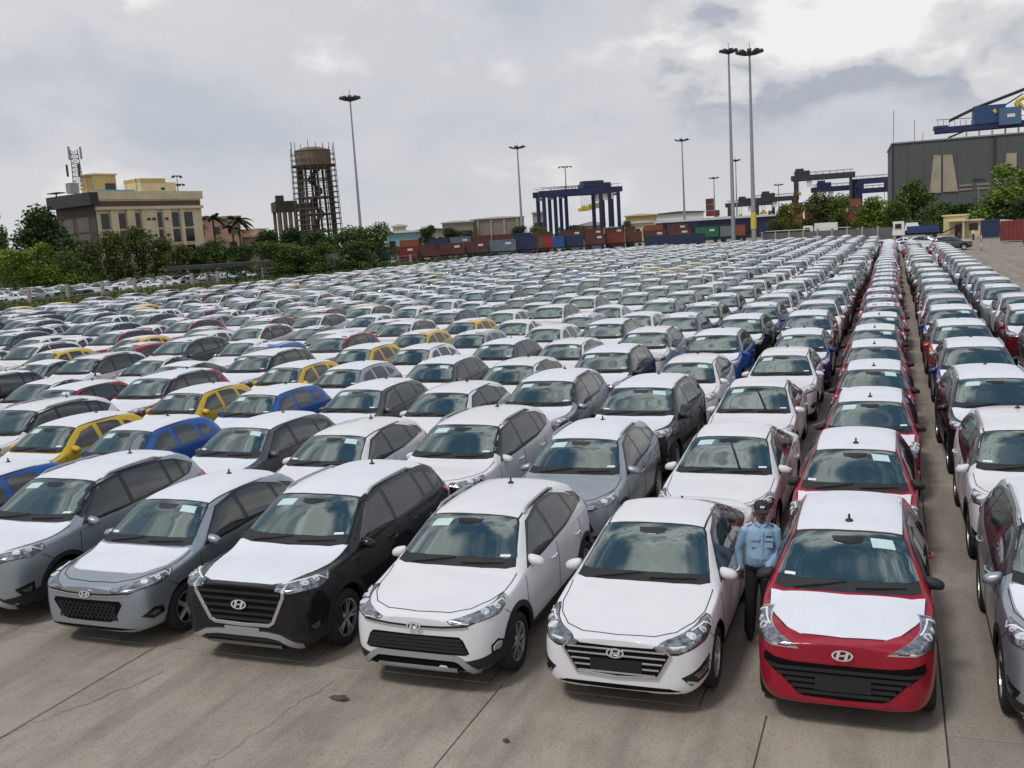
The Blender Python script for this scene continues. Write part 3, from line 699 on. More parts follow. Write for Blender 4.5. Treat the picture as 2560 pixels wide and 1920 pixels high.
# ---------------------------------------------------------------- ground
def concrete(name, c1, c2, joints=False):
    m = bpy.data.materials.new(name); m.use_nodes = True; nt = m.node_tree; b = nt.nodes['Principled BSDF']; lk = nt.links.new
    geo = N(nt, 'ShaderNodeNewGeometry'); P = geo.outputs['Position']
    def noise(sc, det, ro, sy=1.0):
        mp = N(nt, 'ShaderNodeMapping'); mp.inputs['Scale'].default_value = (1, sy, 1); lk(P, mp.inputs[0])
        n = N(nt, 'ShaderNodeTexNoise'); n.inputs['Scale'].default_value = sc; n.inputs['Detail'].default_value = det; n.inputs['Roughness'].default_value = ro; lk(mp.outputs[0], n.inputs['Vector']); return n.outputs[0]
    def mr(v, a, b_, c=0., d=1.):
        n = N(nt, 'ShaderNodeMapRange'); lk(v, n.inputs[0]); n.inputs[1].default_value = a; n.inputs[2].default_value = b_; n.inputs[3].default_value = c; n.inputs[4].default_value = d; return n.outputs[0]
    def mix(f, a, b_, mode='MIX'):
        n = N(nt, 'ShaderNodeMix', data_type='RGBA', blend_type=mode)
        for s, q in ((0, f), (6, a), (7, b_)):
            if isinstance(q, tuple): n.inputs[s].default_value = (*q, 1)
            elif isinstance(q, (int, float)): n.inputs[s].default_value = q
            else: lk(q, n.inputs[s])
        return n.outputs[2]
    big = noise(.35, 5, .6); mid = noise(1.6, 7, .7, .5); fine = noise(55, 3, .6); sp = noise(34, 3, .65)
    c = mix(mr(big, .35, .65), c1, c2)
    oi = N(nt, 'ShaderNodeObjectInfo'); c = mix(1, c, mr(oi.outputs['Random'], 0, 1, .90, 1.10), 'MULTIPLY')
    c = mix(mr(mid, .46, .72, 0, .65), c, (c1[0]*.55, c1[1]*.53, c1[2]*.5))          # worn damp stains
    streak = noise(1.9, 4, .6, .07); c = mix(mr(streak, .48, .72, 0, .6), c, (c1[0]*.5, c1[1]*.49, c1[2]*.47))   # tyre tracks
    c = mix(mr(sp, .54, .68, 0, .55), c, (c1[0]*.35, c1[1]*.33, c1[2]*.3))           # exposed aggregate
    c = mix(mr(fine, .56, .75, 0, .5), c, (c1[0]*1.5, c1[1]*1.5, c1[2]*1.5))
    if joints:
        sx = N(nt, 'ShaderNodeSeparateXYZ'); lk(P, sx.inputs[0])
        for ax, off, per in ((0, .43, 4.5), (1, 9.2, 4.45)):
            a = N(nt, 'ShaderNodeMath', operation='ADD'); lk(sx.outputs[ax], a.inputs[0]); a.inputs[1].default_value = -off + per/2 + per*400
            md = N(nt, 'ShaderNodeMath', operation='MODULO'); lk(a.outputs[0], md.inputs[0]); md.inputs[1].default_value = per
            d = N(nt, 'ShaderNodeMath', operation='SUBTRACT'); lk(md.outputs[0], d.inputs[0]); d.inputs[1].default_value = per/2
            ab = N(nt, 'ShaderNodeMath', operation='ABSOLUTE'); lk(d.outputs[0], ab.inputs[0])
            c = mix(mr(ab.outputs[0], .012, .03, .75, 0), c, (.03, .026, .022))
    lk(c, b.inputs['Base Color']); b.inputs['Roughness'].default_value = .85; b.inputs['Specular IOR Level'].default_value = .25
    bp = N(nt, 'ShaderNodeBump'); bp.inputs['Strength'].default_value = .35; bp.inputs['Distance'].default_value = .01; lk(fine, bp.inputs['Height']); lk(bp.outputs[0], b.inputs['Normal'])
    MATS[name] = m; return m
CONC = concrete('lot_concrete', (.26, .228, .185), (.31, .27, .222), True)
SLAB = concrete('slab_concrete', (.285, .247, .205), (.35, .305, .257))
SLABL = concrete('new_slab_concrete', (.34, .295, .235), (.37, .32, .26))
g = MB(); g.add([(-4000, -600, 0), (4000, -600, 0), (4000, 8000, 0), (-4000, 8000, 0)], [(0, 1, 2, 3)])
ground = struct(g.build('ground', CONC, loc=(0, 0, -.03)))
def slab(x0, x1, y0, y1, material=None, dz=0., skew=0.):
    e = .008; b_ = .006; q = MB(); V = []
    for i, z in ((0, -.04), (0, -.004-b_), (b_, -.004)):
        V += [(x0+e+i, y0+e+i, z), (x1-e-i, y0+e+i, z), (x1-e-i, y1-e-i, z), (x0+e+i, y1-e-i, z)]
    q.add(V, [(a+o, (a+1) % 4+o, (a+1) % 4+4+o, a+4+o) for o in (0, 4) for a in range(4)] + [(8, 9, 10, 11)])
    return q.build('slab', material or SLAB, ground, loc=(0, 0, .03+dz))
XJ = [.43+2.255*k for k in range(-15, 5)]
for j in range(0, 7):
    y0 = 9.2+4.45*j
    for i in range(len(XJ)-1):
        p = proj(((XJ[i]+XJ[i+1])/2, y0+2.2, 0))
        if p and -250 < p[0] < 2800 and p[1] < 2200: slab(XJ[i], XJ[i+1], y0, y0+4.45, dz=rnd.uniform(-.003, .003))
WJ = [-17.6, -13.0, -8.5, -3.92, .43, 4.95]
for i in range(len(WJ)-1):
    for y0, y1 in ((4.75, 9.2), (.3, 4.75)):
        if i == 3 and y0 > 4: slab(-3.92, -1.16, y0, y1, dz=.001); slab(-1.16, .43, y0, y1, SLABL, .002)
        else: slab(WJ[i], WJ[i+1], y0, y1, dz=rnd.uniform(-.003, .003))
# cracks in the front slabs: thin sunk slivers are real dark ribbons lying 1 mm proud
CRACK = mat('crack_fill', (.13, .112, .094), .95, spec=.05)
def crack(pts, w):
    V = []; r_ = random.Random(len(pts)*7)
    for i, (x, y) in enumerate(pts):
        a = Vector(pts[max(i-1, 0)]); b_ = Vector(pts[min(i+1, len(pts)-1)]); t = (b_-a).normalized(); ww = w*r_.uniform(.4, 1.2)
        V += [(x-t.y*ww, y+t.x*ww, 0), (x+t.y*ww, y-t.x*ww, 0)]
    q = MB(); q.add(V, [(2*i+1, 2*i, 2*i+2, 2*i+3) for i in range(len(pts)-1)][:]); return q.build('crack', CRACK, ground, loc=(0, 0, .0345))
def wander(a, b_, n, amp, seed):
    r_ = random.Random(seed); d = Vector(b_)-Vector(a); nrm = Vector((-d.y, d.x)).normalized(); off = 0; out = []
    for i in range(n+1):
        off = off*.7+r_.uniform(-amp, amp); p = Vector(a)+d*(i/n)+nrm*off; out.append((p.x, p.y))
    return out
crack(wander((-5.75, 8.85), (-6.1, 6.6), 26, .045, 3), .0035); crack(wander((-7.9, 8.6), (-8.45, 7.0), 18, .035, 5), .005)
crack(wander((-8.42, 7.1), (-8.9, 5.8), 12, .04, 15), .006)
LEAF = mat('dry_leaf', (.06, .055, .055), .8)
def scrap(x, y, s, lab, seed):
    r_ = random.Random(seed); n = 9; q = MB()
    ring = [(math.cos(2*math.pi*k/n)*s*r_.uniform(.6, 1.2), math.sin(2*math.pi*k/n)*s*.6*r_.uniform(.6, 1.2), r_.uniform(.004, .03)) for k in range(n)]
    q.add([(0, 0, .035)]+ring+[(a, b_, .002) for a, b_, c in ring], [(0, 1+k, 1+(k+1) % n) for k in range(n)]+[(1+k, 10+k, 10+(k+1) % n, 1+(k+1) % n) for k in range(n)])
    tag(q.build('litter_scrap', LEAF, loc=(x, y, .006)), lab, 'litter')
scrap(-5.48, 8.47, .10, 'dark crumpled scrap lying on the concrete in front of white crossover', 2)
scrap(-3.43, 8.07, .035, 'tiny dark scrap on the concrete near the long front joint', 4)

# ---------------------------------------------------------------- the parked cars
make_models()
COL = dict(white=(.72, .715, .735), silver=(.36, .40, .445), grey=(.10, .106, .113), black=(.010, .010, .012), red=(.30, .010, .028), blue=(.014, .095, .36), yellow=(.60, .40, .03), navy=(.016, .035, .18), lightgrey=(.42, .44, .46), maroon=(.12, .008, .02), orange=(.38, .05, .02))
METAL = dict(silver=.25, grey=.45, navy=.7, lightgrey=.3)
CNAME = dict(lightgrey='light grey', navy='dark blue', maroon='maroon', orange='orange red')
NOUN = dict(suv='SUV', sedan='sedan', hatch='hatchback', crossover='crossover hatchback', mini='small tall hatchback', compact='small rounded hatchback')
PARTS = {k: build_parts(S, 2) for k, S in MODELS.items()}
FAR = {k: build_parts(S, 1) for k, S in MODELS.items()}
WHEELS = {k: wheel_meshes(S['r'], .2, S['rim']) for k, S in MODELS.items()}
def far_wheel(r):
    t = MB(); t.lathe([(.001, -.1), (r*.9, -.1), (r, -.06), (r, .06), (r*.9, .1), (r*.64, .1)], 12, 'X'); t.cur = 1; t.lathe([(r*.64, .1), (.001, .07)], 12, 'X')
    return t.mesh('wheel', [RUBBER, ALLOY], True)
FARW = {k: far_wheel(S['r']) for k, S in MODELS.items()}
WHITE_SKIP = {'hood_film', 'roof_film'}
def put_car(kind, color, x, y, heading, label, group, near, rng, name='parked_car', raised=False):
    S = MODELS[kind]; t = thing(name, label, 'car', (x, y, 0), heading, group); c4 = (*COL[color], METAL.get(color, 1.0))
    side = (1 if kind == 'mini' else -1) if rng.random() < .75 else rng.choice((1, -1, 0))
    if kind == 'hatch' and side: side = rng.choice((1, -1))
    for nm, me, subs, rk in (PARTS if near else FAR)[kind]:
        if color == 'white' and nm in WHITE_SKIP: continue
        if rk and not raised: continue
        o = obj(nm, me, t); o.color = c4
        for sn, sm in subs:
            if sn.startswith('sticker') and sn != 'sticker%d' % side: continue
            if sn.startswith('tag') and sn != 'tag%d' % -side: continue
            s_ = obj('sticker' if sn.startswith('t') or sn.startswith('sticker') else sn, sm, o); s_.color = c4
    for sg in (1, -1):
        for wy in (S['fo'], S['fo']+S['wb']):
            w = obj('wheel', WHEELS[kind][0] if near else FARW[kind], t, (sg*(S['W']/2-.115), wy, S['r']), 0 if sg > 0 else math.pi)
            if near: obj('rim', WHEELS[kind][1], w)
    return t
COLUMNS = []   # (x, first y, phrase, list of (model, colour), pool)
mixpool = [('suv', 'white'), ('suv', 'white'), ('suv', 'silver'), ('suv', 'black'), ('suv', 'grey'), ('hatch', 'white'), ('hatch', 'white'), ('hatch', 'grey'), ('hatch', 'silver'), ('compact', 'white'), ('compact', 'white'), ('sedan', 'white'), ('sedan', 'white'), ('sedan', 'silver'), ('compact', 'silver')]
rare = [('compact', 'yellow'), ('compact', 'yellow'), ('suv', 'red'), ('compact', 'blue'), ('hatch', 'maroon')]
COLUMNS += [
 (4.05, 13.4, 'at the far right edge', [('suv', 'silver'), ('suv', 'navy'), ('suv', 'black'), ('suv', 'grey'), ('suv', 'maroon'), ('suv', 'white'), ('suv', 'silver')], [('suv', 'white'), ('suv', 'silver'), ('suv', 'grey'), ('suv', 'black'), ('suv', 'red')], 104),
 (1.80, 9.0, 'right of the red hatchbacks', [('suv', 'silver'), ('suv', 'white'), ('suv', 'black'), ('suv', 'navy'), ('suv', 'orange'), ('suv', 'navy'), ('suv', 'white'), ('suv', 'maroon')], [('suv', 'white'), ('suv', 'silver'), ('suv', 'white'), ('suv', 'black'), ('hatch', 'red')], 118),
 (-.45, 8.98, 'headed by the red hatchback', [('mini', 'red')]*13, [('mini', 'white'), ('mini', 'red'), ('mini', 'silver'), ('mini', 'white')], 128),
 (-2.55, 8.86, 'behind the front white sedan', [('sedan', 'white')]*3+[('hatch', 'white'), ('hatch', 'navy'), ('suv', 'grey'), ('suv', 'white')], mixpool[:8], 150),
 (-4.70, 8.80, 'behind the front white crossover', [('crossover', 'white'), ('crossover', 'silver'), ('suv', 'black'), ('hatch', 'white'), ('suv', 'blue'), ('suv', 'black'), ('suv', 'navy'), ('suv', 'white')], mixpool[:9], 165),
 (-6.98, 8.92, 'behind the front black SUV', [('suv', 'black'), ('suv', 'white'), ('suv', 'silver'), ('suv', 'black'), ('suv', 'white'), ('suv', 'grey'), ('suv', 'black')], mixpool[:9], 170),
 (-9.25, 8.92, 'behind the front silver hatchback', [('hatch', 'silver'), ('hatch', 'white'), ('hatch', 'white'), ('hatch', 'white'), ('hatch', 'white'), ('suv', 'grey'), ('hatch', 'white')], mixpool, 172),
 (-11.55, 9.15, 'behind the front silver SUV', [('suv', 'silver'), ('hatch', 'grey'), ('hatch', 'grey'), ('hatch', 'grey'), ('hatch', 'grey'), ('hatch', 'white'), ('hatch', 'silver')], mixpool, 172),
]
left_lists = [
 [('compact', 'blue'), ('compact', 'blue'), ('compact', 'blue'), ('compact', 'silver'), ('compact', 'white'), ('compact', 'silver')],
 [('compact', 'yellow'), ('compact', 'yellow'), ('compact', 'yellow'), ('compact', 'yellow'), ('compact', 'yellow'), ('compact', 'yellow'), ('compact', 'yellow')],
 [('suv', 'white'), ('suv', 'white'), ('suv', 'red'), ('suv', 'grey'), ('suv', 'red'), ('suv', 'white'), ('suv', 'grey')],
 [('sedan', 'white'), ('compact', 'red'), ('hatch', 'red'), ('sedan', 'silver'), ('compact', 'blue'), ('hatch', 'white')],
 [('sedan', 'white'), ('sedan', 'white'), ('sedan', 'white'), ('sedan', 'white'), ('sedan', 'white'), ('sedan', 'grey')],
 [('suv', 'black'), ('suv', 'grey'), ('suv', 'black'), ('suv', 'white'), ('suv', 'grey'), ('suv', 'white')],
 [('sedan', 'white')]*3+[('sedan', 'silver'), ('compact', 'red')],
]
ORD = ['zeroth', 'first', 'second', 'third', 'fourth', 'fifth', 'sixth', 'seventh', 'eighth', 'ninth', 'tenth', 'eleventh', 'twelfth', 'thirteenth', 'fourteenth', 'fifteenth', 'sixteenth', 'seventeenth', 'eighteenth', 'nineteenth', 'twentieth'] + ['twenty-'+q for q in ('first', 'second', 'third', 'fourth', 'fifth', 'sixth', 'seventh', 'eighth', 'ninth')] + ['thirtieth'] + ['thirty-'+q for q in ('first', 'second', 'third', 'fourth', 'fifth', 'sixth', 'seventh', 'eighth', 'ninth')] + ['fortieth']
for k in range(24):
    x = -11.55-2.26*(k+1); ll = left_lists[k] if k < len(left_lists) else []
    pool = mixpool + (rare if k % 3 else [('compact', 'yellow'), ('suv', 'red')])
    COLUMNS.append((x, 9.3 + (k % 3)*.3, '%s column left of the front silver SUV' % ORD[k+1], ll, pool, 172 if x > -56 else 160))
cars = []
rc = random.Random(5)
for ci, (x, y0, phrase, seq, pool, yend) in enumerate(COLUMNS):
    y = y0; i = 0; seen = 0; r2 = random.Random(100+ci)
    hold = None; run = 0
    while y < yend:
        if i < len(seq): kind, color = seq[i]
        else:
            if run <= 0: hold = r2.choice(pool); run = r2.choice((1, 1, 2, 3))
            kind, color = hold; run -= 1
        L = MODELS[kind]['L']; p = proj((x, y+1.5, .9))
        xx = x + (r2.uniform(-.10, .10) if i else 0); hd = r2.gauss(0, .013) if i else 0
        if p and -130*10/max(p[2], 10)*4-60 < p[0] < 2660+900/max(p[2], 5) and p[1] < 2060:
            seen += 1; cars.append(dict(kind=kind, color=color, x=xx, y=y, h=hd, n=seen, ci=ci, phrase=phrase, d=p[2], i=i))
        gap = .22 if kind == 'mini' else .30
        y += L + gap + (r2.uniform(-.08, .22) if i and kind != 'mini' else 0) + (2.4 if (ci > 3 and i in (17,)) else 0); i += 1
cars.sort(key=lambda c: c['d'])
special = {(-.45, 0): 'glossy red small hatchback with black grille at the front of its column', (-2.55, 0): 'front white sedan with wide chrome barred grille beside the guard', (-4.70, 0): 'front white crossover hatchback with silver bumper bar and roof rails',
 (-6.98, 0): 'front black SUV with chrome framed grille and white film on hood', (-9.25, 0): 'front silver hatchback with mesh grille beside the black SUV', (-11.55, 0): 'front silver SUV cut off by the left edge', (1.80, 0): 'silver SUV cut off by the right edge in the front row'}
N_IND = 292
STUFF = []
for k, c in enumerate(cars):
    if k >= N_IND: STUFF.append(c); continue
    cn = CNAME.get(c['color'], c['color']); X0 = COLUMNS[c['ci']][0]
    if c['i'] == 0 and (X0, 0) in special: lab = special[(X0, 0)]
    else:
        noun = NOUN[c['kind']]; ph = c['phrase']
        wd = 'in the column' if not ph[0:4] in ('firs',) and 'column left' not in ph else 'in the'
        lab = '%s %s, %s in view %s %s' % (cn, noun, ORD[c['n']] , wd, ph)
        if len(lab.split()) > 16: lab = lab.replace('small tall ', '').replace('small rounded ', 'small ')
    put_car(c['kind'], c['color'], c['x'], c['y'], c['h'], lab, 'cars parked in columns on the concrete lot', c['d'] < 34, rc, raised=(X0 == -2.55 and c['i'] in (1, 2)))
# parked crosswise at the far end of the right-hand columns
def cross(kind, color, x, y, hd, lab): put_car(kind, color, x, y, hd, lab, 'cars parked crosswise at the far right', False, rc)
cross('suv', 'grey', 8.4, 126.5, R(90), 'dark grey SUV parked side-on beyond the end of the right columns')
cross('hatch', 'white', 3.6, 121.5, R(62), 'white hatchback parked side-on just left of the dark grey SUV')
cross('suv', 'white', 6.0, 133, R(75), 'white SUV parked side-on behind the dark grey SUV')
cross('hatch', 'white', 1.0, 128, R(50), 'white hatchback angled beyond the end of the red column')
cross('sedan', 'white', 3.6, 137.5, R(68), 'white sedan angled behind the other crosswise cars')
# ---------------------------------------------------------------- far cars past the first three hundred: one mass
def car_soup(name, lst):
    cnames = sorted({c['color'] for c in lst}); mats = []; pid = {}
    for n in cnames: pid[n] = len(mats); mats.append(mat('paint_'+n, COL[n], .42, metal=1-METAL.get(n, 1.0), spec=.12, coat=.65))
    mid = {}
    V = []; LV = []; LT = []; MI = []; base = 0; cache = {}
    for kind in {c['kind'] for c in lst}:
        pv, pl, pt, pm = [], [], [], []; b0 = 0; ms = []
        items = [(nm, me, None) for nm, me, s_, r_ in FAR[kind]]
        S = MODELS[kind]
        for nm, me, _ in items:
            ms.append((nm, me, np.eye(4)))
        for sg in (1, -1):
            for wy in (S['fo'], S['fo']+S['wb']):
                Mx = np.array(Matrix.Translation((sg*(S['W']/2-.115), wy, S['r'])) @ Matrix.Rotation(0 if sg > 0 else math.pi, 4, 'Z')); ms.append(('wheel', FARW[kind], Mx))
        for nm, me, Mx in ms:
            n = len(me.vertices); co = np.empty(n*3); me.vertices.foreach_get('co', co); co = co.reshape(-1, 3) @ Mx[:3, :3].T + Mx[:3, 3]
            lv = np.empty(len(me.loops), dtype=np.int64); me.loops.foreach_get('vertex_index', lv)
            lt = np.empty(len(me.polygons), dtype=np.int64); me.polygons.foreach_get('loop_total', lt)
            mi = np.empty(len(me.polygons), dtype=np.int64); me.polygons.foreach_get('material_index', mi)
            ids = []
            for m_ in me.materials:
                if m_ is PAINT: ids.append(-1)
                else:
                    if m_.name not in mid: mid[m_.name] = len(mats); mats.append(m_)
                    ids.append(mid[m_.name])
            pv.append(co); pl.append(lv+b0); pt.append(lt); pm.append(np.array(ids)[mi]); b0 += n
        cache[kind] = (np.concatenate(pv), np.concatenate(pl), np.concatenate(pt), np.concatenate(pm))
    for c in lst:
        co, lv, lt, mi = cache[c['kind']]; a = c['h']; ca, sa = math.cos(a), math.sin(a)
        q = co @ np.array([[ca, sa, 0], [-sa, ca, 0], [0, 0, 1]]) + np.array([c['x'], c['y'], 0])
        V.append(q); LV.append(lv+base); LT.append(lt); MI.append(np.where(mi < 0, pid[c['color']], mi)); base += len(q)
    V, LV, LT, MI = map(np.concatenate, (V, LV, LT, MI)); me = bpy.data.meshes.new(name)
    me.vertices.add(len(V)); me.vertices.foreach_set('co', V.ravel()); me.loops.add(len(LV)); me.loops.foreach_set('vertex_index', LV.astype(np.int32))
    me.polygons.add(len(LT)); st = np.concatenate(([0], np.cumsum(LT)[:-1])); me.polygons.foreach_set('loop_start', st.astype(np.int32)); me.polygons.foreach_set('loop_total', LT.astype(np.int32))
    for m_ in mats: me.materials.append(m_)
    me.polygons.foreach_set('material_index', MI.astype(np.int32)); me.polygons.foreach_set('use_smooth', np.ones(len(LT), dtype=bool)); me.update(calc_edges=True); me.validate()
    print('soup', name, len(lst), 'cars', len(LT), 'faces')
    return obj(name, me)
r3 = random.Random(77)
for k in range(64):      # second lot beyond the left fence, seen under the trees
    c_, r_ = k % 16, k//16
    kd, co_ = r3.choice(mixpool); STUFF.append(dict(kind=kd, color=co_, x=-104-r_*5.2+r3.uniform(-.4, .4), y=78+c_*4.9+r_*1.2+r3.uniform(-.4, .4), h=R(90)+r3.uniform(-.06, .06)))
if STUFF: tag(car_soup('distant_cars', STUFF), 'dense mass of far parked cars with white roofs at the back of the lot', 'cars', kind='stuff')
# ---------------------------------------------------------------- background helpers
def hor(px): return 590.0-(px-1280)*.0616
class Site:
    """a frame standing on the ground at photo column px, distance d, turned by phi: local x right, local y away"""
    def __init__(s, px, d, phi=0.):
        p = at(px, hor(px), d=d); s.o = Vector((p.x, p.y, 0)); v = s.o.normalized(); r_ = Vector((v.y, -v.x, 0))
        xa = r_*math.cos(phi)+v*math.sin(phi); s.rz = math.atan2(xa.y, xa.x); s.d = d; s.phi = phi; s.px = px; s.k = d/FPX
        s.inv = Matrix.Rotation(-s.rz, 3, 'Z')
    def l(s, px, py, d=None):
        p = at(px, py, d=d or s.d); q = s.inv @ Vector((p.x-s.o.x, p.y-s.o.y, 0)); return q.x, p.z
    def x(s, px, py=None): return s.l(px, hor(px) if py is None else py)[0]
    def z(s, px, py): return s.l(px, py)[1]
    def thing(s, name, label, cat, group=None): return thing(name, label, cat, s.o, s.rz, group)
def B(name, material, parent, *boxes, smooth=False):
    q = MB()
    for b in boxes: q.box(*b) if not isinstance(b, dict) else q.box(**b)
    return q.build(name, material, parent)
def T(name, material, parent, *tubes, n=6):
    q = MB()
    for pts, r_ in tubes: q.tube(pts, r_, n)
    return q.build(name, material, parent)
CREAM = mat('cream_render', (.64, .55, .35), .85, vary=.16, scale=.5); OCHRE = mat('ochre_render', (.50, .38, .17), .85, vary=.15, scale=.6)
DARKR = mat('dark_render', (.035, .034, .038), .7, vary=.3, scale=.5); MAUVE = mat('mauve_panel', (.13, .105, .10), .6, vary=.2, scale=.7)
WIN = mat('dark_window', (.018, .020, .024), .12, spec=.6, vary=.3, scale=.8); CONCR = mat('weathered_concrete', (.17, .13, .095), .9, vary=.35, scale=.7)
DCON = mat('sooty_concrete', (.05, .042, .036), .9, vary=.3, scale=.9); STEELG = mat('galvanised_steel', (.30, .31, .31), .5, metal=.5, vary=.15, scale=2)
DSTEEL = mat('dark_steel', (.05, .05, .055), .55, metal=.3); BAMBOO = mat('scaffold_pole', (.11, .09, .07), .8); NAVY = mat('navy_steel', (.016, .022, .075), .5, vary=.2, scale=.8)
BLUEP = mat('crane_blue', (.025, .058, .16), .5, vary=.2, scale=.5); YELP = mat('crane_yellow', (.62, .47, .06), .5, vary=.1, scale=1); GREYW = mat('grey_cladding', (.085, .088, .09), .75, vary=.10, scale=.25)
BEIGE = mat('beige_panel', (.33, .29, .22), .85, vary=.14, scale=.5); TAN = mat('tan_wall', (.235, .205, .165), .85, vary=.15, scale=.2); PINK = mat('pink_wall', (.50, .30, .24), .85, vary=.1, scale=.5)
WROOF = mat('pale_roof', (.55, .56, .57), .6, vary=.15, scale=.3); TEAL = mat('teal_wall', (.18, .36, .40), .8, vary=.1, scale=.4); WHITEP = mat('white_paint', (.72, .72, .70), .55, vary=.08, scale=1)
BROWNR = mat('brown_roof', (.10, .062, .05), .8, vary=.2, scale=.5); POST = mat('concrete_post', (.33, .31, .28), .9, vary=.2, scale=2)
CCOL = dict(red=(.19, .036, .03), brown=(.11, .040, .032), blue=(.02, .09, .28), slate=(.13, .17, .21), navy=(.02, .032, .085), green=(.02, .15, .07), orange=(.25, .075, .035), olive=(.13, .12, .06), grey=(.16, .17, .18), crimson=(.42, .03, .03), white=(.6, .6, .6))
def cmat(c): return mat('container_'+c, CCOL[c], .6, vary=.22, scale=.7)

# ---------------------------------------------------------------- vegetation
LEAFM = {}
def leaf_mat(name, c):
    if name in LEAFM: return LEAFM[name]
    m = bpy.data.materials.new(name); m.use_nodes = True; nt = m.node_tree; b = nt.nodes['Principled BSDF']; lk = nt.links.new
    geo = N(nt, 'ShaderNodeNewGeometry'); n = N(nt, 'ShaderNodeTexNoise'); n.inputs['Scale'].default_value = .45; n.inputs['Detail'].default_value = 4; lk(geo.outputs['Position'], n.inputs['Vector'])
    ad = N(nt, 'ShaderNodeMath', operation='ADD'); lk(n.outputs[0], ad.inputs[0]); sc = N(nt, 'ShaderNodeMath', operation='MULTIPLY'); lk(geo.outputs['Random Per Island'], sc.inputs[0]); sc.inputs[1].default_value = .5; lk(sc.outputs[0], ad.inputs[1])
    r_ = N(nt, 'ShaderNodeValToRGB'); lk(ad.outputs[0], r_.inputs[0]); e = r_.color_ramp.elements
    e[0].position = .35; e[0].color = (c[0]*.55, c[1]*.6, c[2]*.6, 1); e[1].position = 1.05 if False else 1.0; e[1].color = (c[0]*1.6, c[1]*1.45, c[2]*1.1, 1)
    lk(r_.outputs[0], b.inputs['Base Color']); b.inputs['Roughness'].default_value = .7; b.inputs['Specular IOR Level'].default_value = .2
    LEAFM[name] = m; return m
BARK = mat('bark', (.06, .045, .035), .9, vary=.3, scale=2)
def crown_mesh(seed, n, mt, spread=1.0, low=.25):
    """unit tree, height 1, radius about .5: leaf clumps through several uneven lobes"""
    r_ = random.Random(seed); V = []; F = []
    lobes = []
    for k in range(11):
        a = r_.uniform(0, 6.28); rad = r_.uniform(.05, .33)*spread; z = r_.uniform(low+.10, .86); s = r_.uniform(.13, .24)*(1.15-z*.35)
        lobes.append((rad*math.cos(a)*(1.15-z*.5), rad*math.sin(a)*(1.15-z*.5), z, s))
    lobes.append((0, 0, .72, .24)); lobes.append((0, 0, .5, .26))
    for i in range(n):
        lx, ly, lz, s = lobes[r_.randrange(len(lobes))]
        d = Vector((r_.gauss(0, 1), r_.gauss(0, 1), r_.gauss(0, 1))).normalized()*(s*r_.uniform(.45, 1.08))
        p = Vector((lx, ly, lz)) + Vector((d.x, d.y, d.z*.8))
        if p.z < low*.8: continue
        u = Vector((r_.gauss(0, 1), r_.gauss(0, 1), r_.gauss(0, .6))).normalized(); w = u.cross(Vector((r_.gauss(0, 1), r_.gauss(0, 1), r_.gauss(0, 1)))).normalized(); q = r_.uniform(.013, .030)
        o = len(V); V += [p-u*q, p+w*q*.6, p+u*q*1.1, p-w*q*.6]; F.append((o, o+1, o+2, o+3))
    return new_mesh('crown', V, F, mt)
def trunk_mesh(seed):
    r_ = random.Random(seed); q = MB(); q.tube([(0, 0, -.01), (.005, .0, .2), (-.01, .01, .45), (.01, 0, .7)], [.035, .026, .02, .008], 7)
    for k in range(6):
        a = r_.uniform(0, 6.28); z = r_.uniform(.22, .5); e = r_.uniform(.18, .34); q.tube([(0, 0, z), (math.cos(a)*e*.5, math.sin(a)*e*.5, z+.12), (math.cos(a)*e, math.sin(a)*e, z+.24)], [.016, .011, .005], 5)
    return q.mesh('trunk', BARK)
LEAFC = dict(dark=(.042, .075, .028), mid=(.070, .115, .028), bright=(.11, .175, .030), olive=(.072, .092, .034), yellow=(.13, .145, .03), far=(.045, .065, .035))
CROWNS = {}
TRUNKS = [trunk_mesh(k) for k in range(3)]
def tree(px, ytop, d, wpx, tone, label, name='broadleaf_tree', group='trees around the lot', low=.25, n=5200, base=0.):
    s = Site(px, d); h = s.z(px, ytop)-base; w = wpx*s.k; key = (tone, rnd.randrange(3), low > .2)
    if key not in CROWNS: CROWNS[key] = crown_mesh(hash(key[1])+len(CROWNS)*3+1, n, leaf_mat('leaves_'+tone, LEAFC[tone]), 1.0, .25 if low > .2 else .04)
    t = thing(name, label, 'tree', (s.o.x, s.o.y, base), rnd.uniform(0, 6.28), group)
    c = obj('crown', CROWNS[key], t); c.scale = (w*1.32, w*1.32, h*1.02); tr = obj('trunk', TRUNKS[key[1]], t); tr.scale = (h*.55, h*.55, h)
    return t
